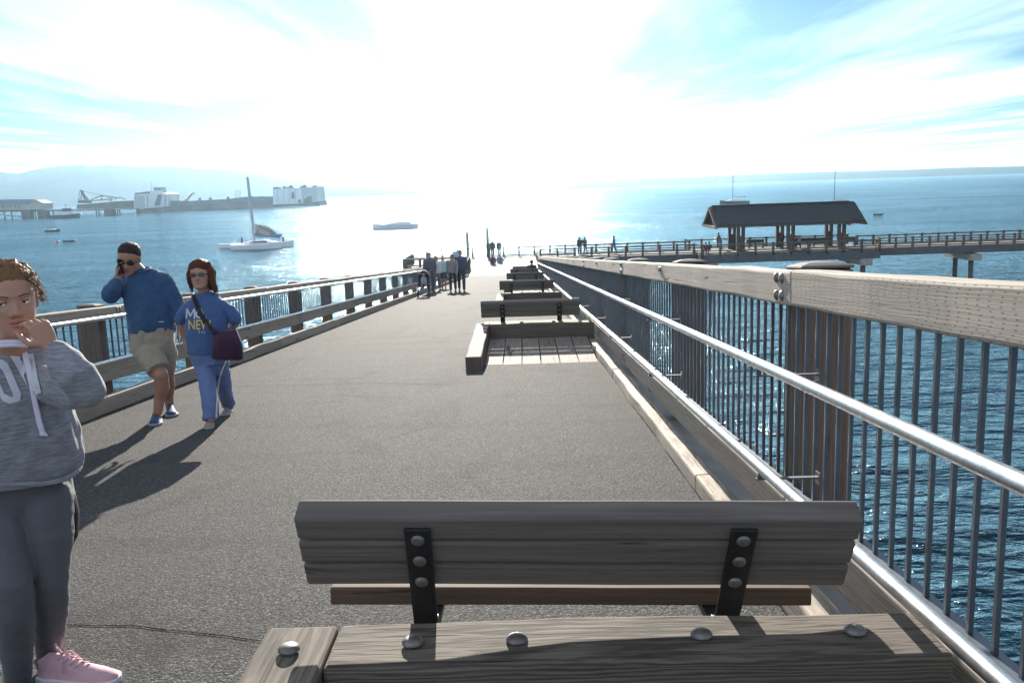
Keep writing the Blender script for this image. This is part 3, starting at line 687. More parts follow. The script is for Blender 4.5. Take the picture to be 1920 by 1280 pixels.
poly('far_wall', [(144, 393), (252, 393), (252, 376), (220, 377.5), (144, 384)], M_STEEL, dd, D1+8, 14)
poly('paint_panel', [(145, 392), (175, 391), (175, 384.5), (145, 385)], M_STEELB, dd, D1+7.5, .4)
poly('paint_panel', [(410, 386), (438, 384.5), (438, 380), (410, 381)], M_WALLG, dd, D1+2.6, .3)
lw = poly('wing_wall', [(251, 393), (315, 387), (314, 364), (302, 361), (251, 365)], M_WALLW, dd, D1-2, 26)
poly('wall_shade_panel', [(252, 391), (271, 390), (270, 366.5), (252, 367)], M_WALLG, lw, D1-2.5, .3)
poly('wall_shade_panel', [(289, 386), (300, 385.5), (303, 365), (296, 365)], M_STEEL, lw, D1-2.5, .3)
poly('control_house', [(281, 362), (304, 361), (304, 357), (281, 358)], M_WALLW, lw, D1, 10); poly('control_house', [(288, 357.5), (304, 357), (304, 351), (288, 351)], M_WALLG, lw, D1+1, 8)
mb = MB(); strut(mb, (284, 358), (282.5, 341), .25); mb.build('radio_mast', M_MAST, lw)
for px in (256, 262, 268, 274, 280, 309): mb = MB(); mb.ball(at(px, 364-(px-256)*.12 if px < 300 else 362, D1+4), (1.4, 1.4, 1.3), 8, 6); mb.build('winch', M_STEEL, lw)
rw = poly('wing_wall', [(512, 383.5), (567, 382), (565, 352), (511, 354.5)], M_WALLW, dd, D1-2, 30)
poly('wall_end', [(567.3, 381), (597, 378), (594, 350), (566.5, 352)], M_WALLG, dd, D1-1.5, 28)
poly('open_bay', [(570, 381), (584, 380), (584, 366), (576, 369), (570, 374)], M_STEEL, rw, D1-2.6, .8)
for px, r_ in ((514, 1.2), (519, 1.4), (525, 1), (533, 1.6), (540, 1.3), (546, 2.0), (571, 2.0), (565, 1.2), (588, 1.2), (592, 1.3)): mb = MB(); mb.ball(at(px, 353.6-(px-512)*.04, D1+4), (r_, r_, r_*1.1), 8, 6); mb.build('winch', M_STEEL, rw)
for q in (520, 531, 542, 553): poly('wall_seam', [(q, 383), (q+.7, 383), (q+.6, 354.5), (q-.1, 354.5)], M_WALLG, rw, D1-2.4, .3)
poly('rust_streak', [(546, 372), (552, 372), (551, 360), (547, 360)], M_STEEL, rw, D1-2.5, .3); poly('rust_streak', [(558, 381), (564, 381), (563, 374), (559, 374)], M_STEEL, rw, D1-2.5, .3)
for q in (276, 309): poly('wall_seam', [(q, 389), (q+.8, 389), (q+.8, 365), (q, 365)], M_STEEL, lw, D1-2.6, .3)
for q in (290, 294, 298): poly('window', [(q, 355.5), (q+2.2, 355.5), (q+2.2, 353), (q, 353)], M_GLASS, lw, D1+.6, .3)
for q in range(325, 505, 12): poly('hull_rib', [(q, 391-(q-315)*.03), (q+.7, 391-(q-315)*.03), (q+.7, 379-(q-315)*.04), (q, 379-(q-315)*.04)], M_STEEL, dd, D1+2.4, .5)
for q in (372, 392, 425, 470, 488): poly('deck_gear', [(q, 377-(q-355)*.04), (q+3, 377-(q-355)*.04), (q+3, 371.5-(q-355)*.03), (q, 371.5-(q-355)*.03)], M_STEEL, dd, D1+5, 3)
mb = MB(); strut(mb, (594, 374), (603, 382), .5); mb.build('gangway', M_STEEL, rw)
# deck crane with raised jib
cr_ = empty('deck_crane', Vector((fx(348), D1+6, fz(348, 377))), 'yellow deck crane with a raised jib on the dry dock', 'crane')
mb = MB(); mb.tube([at(349, 376.5, D1+6), at(355, 369, D1+6), at(361, 362, D1+6)], [1.0, .8, .7], 6); mb.build('jib', M_YEL, cr_); fbox('cab', 345, 352, 374, 378, M_YEL, cr_, D1+5, 3)
mb = MB(); strut(mb, (360.5, 362), (365, 362), .35); strut(mb, (364, 362.5), (364, 367), .12); mb.build('hook', M_STEEL, cr_)
# lattice tower
lt = empty('lattice_tower', Vector((fx(446), D1+6, fz(446, 375))), 'thin pale lattice tower on the dry dock deck', 'tower')
for px in (441, 451): mb = MB(); strut(mb, (px, 374), (px, 356), .22); mb.build('leg', M_MAST, lt)
mb = MB()
for k in range(4): strut(mb, (441, 374-k*4.5), (451, 369.5-k*4.5), .14); strut(mb, (451, 374-k*4.5), (441, 369.5-k*4.5), .14)
mb.build('bracing', M_MAST, lt)
# lying lattice crane left
lc = empty('lattice_crane', Vector((fx(165), D1+10, fz(165, 378))), 'grey lattice crane with its long boom lowered flat above the far wall', 'crane')
for nm, L_ in (('mast', [((152, 358), (166, 376)), ((153, 360), (161, 377)), ((150, 357), (157, 360))]), ('back_stay', [((149, 360), (147, 378)), ((152, 362), (153, 378)), ((148, 378), (153, 366))]),
               ('boom', [((170, 375), (192, 366)), ((170, 376.5), (212, 373)), ((192, 367), (216, 370)), ((192, 366), (190, 374)), ((216, 370), (216, 374)), ((204, 369), (205, 378)), ((208, 369), (209, 378)), ((216, 372), (226, 370)), ((226, 370), (235, 374))]),
               ('cable', [((154, 358), (192, 366.5)), ((192, 366.5), (216, 370.5))]), ('base', [((146, 379), (172, 379)), ((150, 377), (170, 377))])):
    mb = MB()
    for a, b in L_: strut(mb, a, b, {'mast': .75, 'back_stay': .25, 'boom': .4, 'cable': .14, 'base': .8}[nm], D1+14)
    mb.build(nm, M_STEEL, lc)
# shed on the old timber dock at far left
D2 = 640.0
sd = empty('dock_shed', Vector((fx(30, 385, D2), D2, fz(30, 394, D2))), 'long industrial shed with a blue grey metal roof on the old dock', 'shed')
poly('wall', [(-60, 396), (78, 393), (78, 381), (65, 375), (52, 381.5), (-60, 384)], M_SHED, sd, D2, 16); 
mb = MB(); A = [at(px, py, D2-1) for px, py in ((-60, 384.5), (52, 382), (65, 373.8), (-60, 375.5))]; mb.loft([A, [a+Vector((0, 1.2, .3)) for a in A]]); mb.build('roof', M_SHEDR, sd)
poly('gable_trim', [(65, 373.6), (79, 380.5), (79, 382), (65, 375.2)], M_SHEDR, sd, D2-1, 1)
for px in (2, 6, 14, 19, 28, 34): fbox('window', px, px+2, 386, 388.6, M_GLASS, sd, D2-.3, .2)
od = empty('timber_dock', Vector((fx(100, 395, D2), D2-2, 0)), 'old dark timber dock on piles in front of the shed', 'dock')
poly('deck', [(-60, 398.5), (150, 395.5), (250, 392.5), (250, 390.8), (150, 392.8), (-60, 394.5)], M_STEEL, od, D2-4, 10)
for px, wd in ((49, 8), (80, 8.5), (204, 8)): fbox('fender_crib', px-wd, px+wd, 394 if px < 150 else 391, 413 if px < 100 else 407, M_STEEL, od, D2-6, 5, zb=-1)
for px in (-6, 8, 22, 62, 66, 100, 112, 124, 136, 181, 186, 214, 217, 221, 225, 257, 261, 292, 297): 
    mb = MB(); mb.tube([Vector((fx(px, 396, D2-3), D2-3, -1)), Vector((fx(px-1, 396, D2-3), D2-3, fz(px, 394-(px*.012), D2-3)))], .45, 6); mb.build('pile', M_STEEL, od)
poly('gangway', [(0, 402), (36, 405), (36, 407), (0, 404)], M_WALLG, od, D2-8, 2)
poly('float', [(-60, 413), (60, 412.5), (60, 411.3), (-60, 412)], M_STEEL, od, D2-14, 6)
tg = empty('tug_boat', Vector((fx(118, 405, 600), 600, 0)), 'dark tug boat moored at the old timber dock', 'tug boat')
mb = MB(); Mx = Matrix.Translation((fx(122, 405, 600), 600, 0)); mb.loft(hull(20, 6, 1, 2.2)); mb.build('hull', M_HULLB, tg, Mx, smooth='auto')
MB().box((-6, -2, 2.2), (5, 2, 4.4)).build('deck_house', M_WALLW, tg, Mx, bevel=.1); MB().box((-1, -1.6, 4.4), (4, 1.6, 6.6)).build('wheelhouse', M_STEEL, tg, Mx, bevel=.1); mb = MB(); mb.tube([(1, 0, 6.6), (1, 0, 9.5)], .15, 6); mb.build('mast', M_STEEL, tg, Mx)
r, M = boat('motor_boat', 151, 404, R(10), 'small white motor boat at the end of the old dock by the tug', 'motor boat', 'distant motor boats')
mb = MB(); mb.loft(hull(8, 2.6, .4, .9)); mb.build('hull', M_HULLW, r, M, smooth='auto'); MB().box((-2, -.9, .9), (1, .9, 2.1)).build('cabin', M_HULLW, r, M, bevel=.1)
# ------------------------------------------------------------------ hills
M_HILL = simple('forested_hill', (.03, .05, .05), 1, 0, .3, .004, spec=0)
def hills(name, prof, D, dep, far):
    mb = MB(); n = len(prof); P = []
    for i in range(n-1):
        (x0, e0), (x1, e1) = prof[i], prof[i+1]; k = max(2, int(abs(x1-x0)/6))
        P += [(x0+(x1-x0)*j/k, e0+(e1-e0)*j/k) for j in range(k)]
    P.append(prof[-1]); rows = []
    for t_, hf in ((0, -.02), (.06, .13), (.2, .36), (.4, .62), (.6, .82), (.8, .95), (1., 1.), (1.3, .6), (1.6, -.02)):
        row = []
        for px, e in P:
            Yd = D+dep*t_; hor = 352-.0337*(px-960); p = at(px, hor, Yd); hr = e/F_PX*(D+dep)*1.0
            nz = noise.fractal((px*.02, t_*2.0, D*.001), .9, 2.1, 4)
            z = hr*hf*(1+(.03*nz if .3 < t_ < .9 else 0)) + (noise.noise((px*.25, 7, 0))*hr*.008 if t_ == 1 else 0)
            row.append(Vector((p.x, Yd, max(-1, z + (0 if hf > 0 else -2)))))
        rows.append(row)
    m_ = len(P); vs = [p for r_ in rows for p in r_]
    mb.add(vs, [(i*m_+j, i*m_+j+1, (i+1)*m_+j+1, (i+1)*m_+j) for i in range(len(rows)-1) for j in range(m_-1)])
    return tag(mb.build(name, M_HILL, smooth=True), kind='structure')
hills('hills', [(-420, 40), (-250, 58), (-120, 66), (-50, 63), (0, 64), (42, 61), (75, 66), (120, 70), (160, 73), (176, 68.5), (205, 70.5), (245, 66), (330, 63), (430, 54), (470, 49), (520, 37), (560, 28), (600, 21), (640, 18), (700, 13), (770, 6), (800, 0)], HILL_D, 1200, 0)
hills('coastline', [(1050, 3), (1075, 9), (1120, 12), (1240, 13.5), (1330, 13), (1460, 14.5), (1566, 14), (1680, 13), (1800, 13.5), (1920, 12), (2050, 13), (2300, 11), (2500, 9)], COAST_D, 900, 0)
# ------------------------------------------------------------------ people
def remesh(mb, vox, smooth=4, fac=.5):
    me = mb.mesh('tmp'); fix(me); o = bpy.data.objects.new('tmp', me); COL.objects.link(o)
    m = o.modifiers.new('r', 'REMESH'); m.mode = 'VOXEL'; m.voxel_size = vox; m.adaptivity = 0
    if smooth: s = o.modifiers.new('s', 'SMOOTH'); s.factor = fac; s.iterations = smooth
    dg = bpy.context.evaluated_depsgraph_get(); dg.update()
    out = bpy.data.meshes.new_from_object(o.evaluated_get(dg)); bpy.data.objects.remove(o); bpy.data.meshes.remove(me)
    out.polygons.foreach_set('use_smooth', [True]*len(out.polygons)); return out
def coords(me):
    a = np.empty(len(me.vertices)*3); me.vertices.foreach_get('co', a); return a.reshape(-1, 3)
def put(me, name, mat, parent, origin):
    me.name = name; me.materials.clear(); me.materials.append(mat)
    M = Matrix.Translation(origin); me.transform(M.inverted())
    o = bpy.data.objects.new(name, me); link(o, parent, M); return o
def folds(me, amp, sc, stretch=(1, 1, 1), seed=0):
    me.update(); nrm = np.empty(len(me.vertices)*3); me.vertices.foreach_get('normal', nrm); nrm = nrm.reshape(-1, 3); c = coords(me)
    for i in range(len(c)):
        v = c[i]; d = noise.fractal((v[0]*sc*stretch[0]+seed, v[1]*sc*stretch[1], v[2]*sc*stretch[2]), .8, 2.0, 3)
        d = d if d > 0 else d*.5
        c[i] = v + nrm[i]*d*amp
    me.vertices.foreach_set('co', c.ravel()); me.update()
def joinmesh(ms):
    bm = bmesh.new()
    for m in ms: bm.from_mesh(m)
    o = bpy.data.meshes.new('j'); bm.to_mesh(o); bm.free(); o.polygons.foreach_set('use_smooth', [True]*len(o.polygons)); return o
def bvh(me): return BVHTree.FromPolygons([v.co.copy() for v in me.vertices], [tuple(p.vertices) for p in me.polygons])
def tor(mb, rings, rv, n=22, pw=2.4):
    """rings: (centre, half width, half depth); rv: the body's sideways direction"""
    cs = [Vector(r[0]) for r in rings]; rs = []
    for i, (c, a, b) in enumerate(rings):
        ax = (cs[min(i+1, len(cs)-1)]-cs[max(i-1, 0)]).normalized(); r = Vector(rv) if not isinstance(rv, list) else Vector(rv[i])
        r = (r-ax*r.dot(ax)).normalized(); f = r.cross(ax)
        ring = []
        for j in range(n):
            t_ = 2*math.pi*j/n; cc, ss = math.cos(t_), math.sin(t_); k = (abs(cc)**pw+abs(ss)**pw)**(-1/pw)
            ring.append(Vector(c)+r*cc*k*a+f*ss*k*b)
        rs.append(ring)
    mb.loft(rs)
HEAD = [(0, .10, .33, -.14), (.05, .18, .38, -.02), (.15, .25, .392, .18), (.25, .285, .39, .31), (.35, .31, .39, .40), (.45, .328, .38, .44), (.52, .333, .372, .455), (.62, .336, .38, .46), (.75, .325, .36, .45), (.87, .275, .295, .38), (.95, .18, .19, .25), (1., .05, .06, .07)]
def hpt(c, Rm, h, x, y, z): return Vector(c)+Rm@Vector((x*h, y*h, z*h))
def headmesh(mb, c, Rm, h, nose=True, wide=1.0):
    rs = []
    for t_, w_, f_, b_ in HEAD:
        ring = []
        for j in range(26):
            a = 2*math.pi*j/26; x, s = math.cos(a), math.sin(a); k = (abs(x)**2.3+abs(s)**2.3)**(-1/2.3)
            ring.append(hpt(c, Rm, h, x*k*w_*wide, (b_-f_)/2+s*k*(f_+b_)/2, t_-.5))
        rs.append(ring)
    mb.loft(rs)
    if nose:
        mb.tube([hpt(c, Rm, h, 0, -.345, .03), hpt(c, Rm, h, 0, -.40, -.05), hpt(c, Rm, h, 0, -.455, -.125)], [.03*h, .042*h, .05*h], 10, rounded=True)
        for s in (-1, 1): mb.ball(hpt(c, Rm, h, s*.055, -.405, -.145), .042*h, 10, 6)
        for s in (-1, 1): mb.ball(hpt(c, Rm, h, s*.34*wide, .03, -.03), (.035*h, .07*h, .13*h), 10, 8, M=Rm.to_4x4())
def sculpt(me, c, Rm, h):
    G = [(.145, .02, .07, .05, -.045), (-.145, .02, .07, .05, -.045), (.14, .105, .1, .03, .014), (-.14, .105, .1, .03, .014), (.19, -.1, .09, .09, .022), (-.19, -.1, .09, .09, .022),
         (0, -.272, .10, .014, -.012), (0, -.245, .085, .02, .022), (0, -.30, .075, .022, .024), (0, -.35, .09, .022, -.012), (0, -.42, .09, .06, .03)]
    v = coords(me); Ri = np.array(Rm.transposed()); L = (v-np.array(c))@Ri.T/h; Rn = np.array(Rm)
    m = (L[:, 1] < -.05) & (np.abs(L[:, 2]) < .52); d = np.zeros(len(v))
    for x, z, sx_, sz_, a in G: d += a*np.exp(-((L[:, 0]-x)/sx_)**2-((L[:, 2]-z)/sz_)**2)
    d *= np.clip((-.05-L[:, 1])/.12, 0, 1)*m
    v -= (Rn@np.array([0, 1, 0]))[None, :]*(d*h)[:, None]; me.vertices.foreach_set('co', v.ravel()); me.update()
def decal(tree, polys, fn, dirv, name, mat, parent, origin, off=.0025, maxe=.02):
    """flat shapes in (a,b) printed onto a surface: fn(a,b)->start point, cast along dirv"""
    bm = bmesh.new()
    for P in polys:
        f = bm.faces.new([bm.verts.new((a, b, 0)) for a, b in P])
    bmesh.ops.triangulate(bm, faces=bm.faces[:])
    for _ in range(5):
        le = [e for e in bm.edges if e.calc_length() > maxe]
        if not le: break
        bmesh.ops.subdivide_edges(bm, edges=le, cuts=1); bmesh.ops.triangulate(bm, faces=bm.faces[:])
    dirv = Vector(dirv).normalized(); dead = []
    for v in bm.verts:
        s = fn(v.co.x, v.co.y); hit = tree.ray_cast(s, dirv)
        if hit[0] is None: dead.append(v); continue
        v.co = hit[0]-dirv*off
    bmesh.ops.delete(bm, geom=dead, context='VERTS')
    me = bpy.data.meshes.new(name); bm.to_mesh(me); bm.free(); return put(me, name, mat, parent, origin)
def text_polys(txt, size, bold=.0, x0=0, y0=0, sx_=1):
    cu = bpy.data.curves.new('txt', 'FONT'); cu.body = txt; cu.size = size; cu.offset = bold; cu.resolution_u = 3
    o = bpy.data.objects.new('txt', cu); COL.objects.link(o); dg = bpy.context.evaluated_depsgraph_get(); dg.update()
    me = bpy.data.meshes.new_from_object(o.evaluated_get(dg)); P = [[(me.vertices[i].co.x*sx_+x0, me.vertices[i].co.y+y0) for i in p.vertices] for p in me.polygons]
    bpy.data.objects.remove(o); bpy.data.curves.remove(cu); bpy.data.meshes.remove(me); return P
def hand(mb, wr, d, n, s=1.0, curl=(.5, .6, .7, .8), thumb=1, spread=.06):
    """wrist, direction to the knuckles, palm normal; thumb: +1/-1 side along d x n"""
    wr, d, n = Vector(wr), Vector(d).normalized(), Vector(n); n = (n-d*n.dot(d)).normalized(); b = d.cross(n)*thumb
    rs = []
    for t_, w_, th in ((-.01, .027, .022), (.015, .031, .018), (.05, .039, .016), (.085, .040, .014), (.096, .034, .010)):
        rs.append([wr+d*t_*s+b*math.cos(a)*w_*s+n*math.sin(a)*th*s for a in [2*math.pi*k/14 for k in range(14)]])
    mb.loft(rs)
    for k, (o, L, r) in enumerate(((.029, .070, .0085), (.010, .078, .0088), (-.010, .073, .0085), (-.028, .058, .0075))):
        p = wr+d*.088*s+b*o*s; a = curl[k]*.55; q = d+b*(o/.03)*spread; pts = [p-d*.02*s, p]; dirn = q.normalized()
        for j, f in enumerate((.45, .31, .24)):
            rot = Matrix.Rotation(0, 3, 'X'); dirn = (q*math.cos(a*(j+1)*1.15)+n*math.sin(a*(j+1)*1.15)).normalized(); p = p+dirn*L*f*s; pts.append(p)
        mb.tube(pts, [r*s*1.08, r*s*1.08, r*s, r*s*.92, r*s*.78], 8, rounded=True)
    p = wr+d*.022*s+b*.026*s; pts = [p-b*.012*s, p+(b*.75+d*.6+n*.25).normalized()*.036*s]; pts.append(pts[1]+(b*.25+d*.9+n*.35).normalized()*.030*s); pts.append(pts[2]+(d*.9+n*.5-b*.1).normalized()*.024*s)
    mb.tube(pts, [.013*s, .0115*s, .0098*s, .008*s], 8, rounded=True)
def haircap(c, Rm, h, mat, root, wide=1.0, line=(.24, .0, -.2), th=.05, rough=.02, seed=0, vox=.006, name='hair', extra=None):
    mb = MB(); headmesh(mb, c, Rm, h*1.0, False, wide)
    if extra: extra(mb)
    me = remesh(mb, vox, 2); v = coords(me); Ri = np.array(Rm.transposed()); L = (v-np.array(c))@Ri.T/h
    zl = np.where(L[:, 1] < 0, line[0]+(line[1]-line[0])*np.clip((L[:, 1]+.38)/.38, 0, 1), line[1]+(line[2]-line[1])*np.clip(L[:, 1]/.3, 0, 1))
    m = np.clip((L[:, 2]-zl+.02*np.array([noise.noise((p[0]*90, p[1]*90, p[2]*90)) for p in v]))/.06, -1, 4)
    me.update(); nrm = np.empty(len(v)*3); me.vertices.foreach_get('normal', nrm); nrm = nrm.reshape(-1, 3)
    nz = np.array([noise.fractal((p[0]*70+seed, p[1]*70, p[2]*40), .9, 2, 3) for p in v])
    v = v + nrm*((np.clip(m/3.5, 0, 1)*th*h+nz*rough*h*np.clip(m/2, 0, 1)+.004*h) - np.clip(-m, 0, 1)*.02*h)[:, None]
    me.vertices.foreach_set('co', v.ravel())
    bm = bmesh.new(); bm.from_mesh(me); bm.verts.ensure_lookup_table(); bmesh.ops.delete(bm, geom=[x for x, k in zip(bm.verts[:], m) if k < -.5], context='VERTS'); bm.to_mesh(me); bm.free()
    me.polygons.foreach_set('use_smooth', [True]*len(me.polygons))
    return put(me, name, mat, root, Vector(c))
def shoe(root, heel, toe, mat, solemat, s=1.0, wd=1.0, lace=None, fixL=None):
    heel, toe = Vector(heel), Vector(toe); d = (toe-heel); L = d.length
    if fixL: heel = toe-d.normalized()*fixL; d = toe-heel; L = fixL
    d.normalize(); up = Vector((0, 0, 1)); up = (up-d*up.dot(d)).normalized(); b = d.cross(up)
    mb = MB(); rs = []; k = L/.27
    for t_, w_, h_ in ((0, .022, .05), (.03, .030, .075), (.12, .036, .092), (.28, .037, .092), (.42, .039, .078), (.6, .044, .06), (.78, .046, .05), (.92, .036, .042), (.985, .018, .032), (1, .006, .026)):
        rs.append([heel+d*t_*L+b*w_*wd*k*math.cos(a)*(1 if math.sin(a) < 0 else .86)+up*(.018*k+max(0, math.sin(a))*(h_*k-.018*k)) for a in [2*math.pi*j/14 for j in range(14)]])
    mb.loft(rs); o = mb.build('shoe', mat, root, I4, smooth=True, Ml=Matrix.Translation(heel))
    mb = MB(); P = [(-.01, .02), (.0, .033), (.12, .039), (.3, .038), (.45, .041), (.65, .048), (.82, .048), (.95, .036), (1.01, .016)]
    out = [heel+d*t_*L+b*w_*wd*k for t_, w_ in P]+[heel+d*t_*L-b*w_*wd*k for t_, w_ in reversed(P)]
    mb.loft([[p+up*.002 for p in out], [p+up*.022*k for p in out]]); mb.build('sole', solemat, o, I4, Ml=Matrix.Translation(heel), bevel=.004)
    if lace:
        mb = MB()
        for q in range(5):
            t_ = .30+q*.075; z_ = (.094-.42*(t_-.28)*.21)*k
            zz = lambda tt: (.095 if tt < .3 else .095-(tt-.3)*.11)*k
            mb.tube([heel+d*t_*L+b*.022*k+up*(zz(t_)-.012), heel+d*(t_+.03)*L+up*(zz(t_+.03)+.002), heel+d*(t_+.05)*L-b*.022*k+up*(zz(t_+.05)-.012)], .0035, 6)
        t_ = .3
        for sg in (-1, 1):
            mb.tube([heel+d*t_*L+up*.096*k, heel+d*(t_-.02)*L+b*sg*.02+up*.135*k, heel+d*(t_+.05)*L+b*sg*.035+up*.12*k, heel+d*(t_+.02)*L+b*sg*.004+up*.095*k], .0035, 6)
            mb.tube([heel+d*t_*L+up*.096*k, heel+d*(t_+.06)*L+b*sg*.03+up*.088*k, heel+d*(t_+.12)*L+b*sg*.05+up*.05*k], .0032, 6)
        mb.build('lace', lace, o, I4, smooth=True)
    return o
def eye_pair(root, c, Rm, h, iris, skinm, look=(0, 0), lash=None):
    c0, h0 = c, h
    for s in (-1, 1):
        e = hpt(c, Rm, h, s*.145, -.292, .012)
        mb = MB(); mb.ball(e, .052*h, 14, 10); o = mb.build('eye', M_EYE, root, I4, smooth=True)
        dv = Rm@Vector((look[0], -1, look[1])).normalized(); mb = MB(); q = dv.to_track_quat('Z', 'Y').to_matrix().to_4x4()
        mb.ball(e+dv*.0325*h, (.0255*h, .0255*h, .0225*h), 12, 8, M=q); ir = mb.build('iris', iris, o, I4, smooth=True)
        mb = MB(); mb.ball(e+dv*.0445*h, (.0115*h, .0115*h, .0115*h), 10, 6); mb.build('pupil', M_BLACK, ir, I4, smooth=True)
        mb = MB(); mb.ball(e+Rm@Vector((0, .004*h, .026*h)), (.066*h, .056*h, .04*h), 14, 10, M=Rm.to_4x4()); mb.ball(e+Rm@Vector((0, .012*h, -.036*h)), (.062*h, .052*h, .022*h), 14, 8, M=Rm.to_4x4()); mb.build('eyelid', skinm, o, I4, smooth=True)
        mb = MB(); pts = [e+Rm@Vector((k*.062*h, -.048*h*math.cos(k*.95)-.004*h, (.016-.018*k*k)*h)) for k in (-1, -.6, -.2, .2, .6, 1)]; mb.tube(pts, [.003*h, .006*h, .007*h, .007*h, .006*h, .003*h], 6); mb.build('eyelash', M_BLACK, o, I4)
M_EYE = simple('eye_white', (.62, .60, .58), .2, 0, .02); M_BLACK = simple('black', (.01, .01, .011), .4, 0, .1); M_IRIS = simple('brown_iris', (.05, .025, .012), .15, 0, .2, 60)
M_WHITE = simple('white_rubber', (.72, .72, .70), .6, 0, .06); M_SOLE = simple('grey_sole', (.34, .35, .34), .7, 0, .15, 30); M_LACE = simple('pale_cord', (.62, .58, .72), .8, 0, .08, 60, .0006); M_PRINT = simple('pale_print', (.50, .52, .58), .8, 0, .05); M_PRINTY = simple('yellow_print', (.62, .50, .16), .8, 0, .05)
S_GIRL = skin('girl_skin', (.40, .215, .15)); S_MAN = skin('tan_skin', (.36, .19, .125)); S_WOM = skin('light_brown_skin', (.38, .215, .15))
M_LIP = simple('lip', (.36, .10, .085), .35, 0, .1, 40)
H_GIRL = hairmat('brown_curls', (.17, .09, .045)); H_MAN = hairmat('dark_short_hair', (.028, .016, .014)); H_WOM = hairmat('auburn_hair', (.075, .021, .011))
C_HOOD = cloth('heather_grey_fleece', (.17, .175, .195), heather=.45, bump=.02, scale=9); C_LEG = cloth('slate_leggings', (.095, .098, .108), .6, bump=.006)
C_PINK = cloth('pink_knit', (.60, .38, .42), .8, 40, .003); C_BLUE = cloth('blue_pullover', (.038, .085, .17), bump=.02); C_KHAKI = cloth('khaki_cotton', (.31, .27, .21), bump=.02)
C_TEE = cloth('royal_blue_tee', (.062, .112, .25), bump=.016); C_TRACK = cloth('periwinkle_track', (.125, .18, .36), .6, bump=.016); C_BAG = cloth('plum_nylon', (.045, .016, .04), .5, 12, .008); C_SHOEB = cloth('blue_mesh_shoe', (.03, .07, .17), .7, 60, .002); C_SHOEG = cloth('grey_pink_shoe', (.30, .22, .22), .7, 50, .002)
RVX = Vector((1, 0, 0))
def euler(yaw=0, pitch=0, roll=0):       # yaw + turns the face to image right, pitch + looks down, roll + tips the crown to image right
    return (Matrix.Rotation(R(yaw), 3, 'Z') @ Matrix.Rotation(R(pitch), 3, 'X') @ Matrix.Rotation(R(roll), 3, 'Y'))
gp = lambda px, py: RF @ ground_px(px, py)
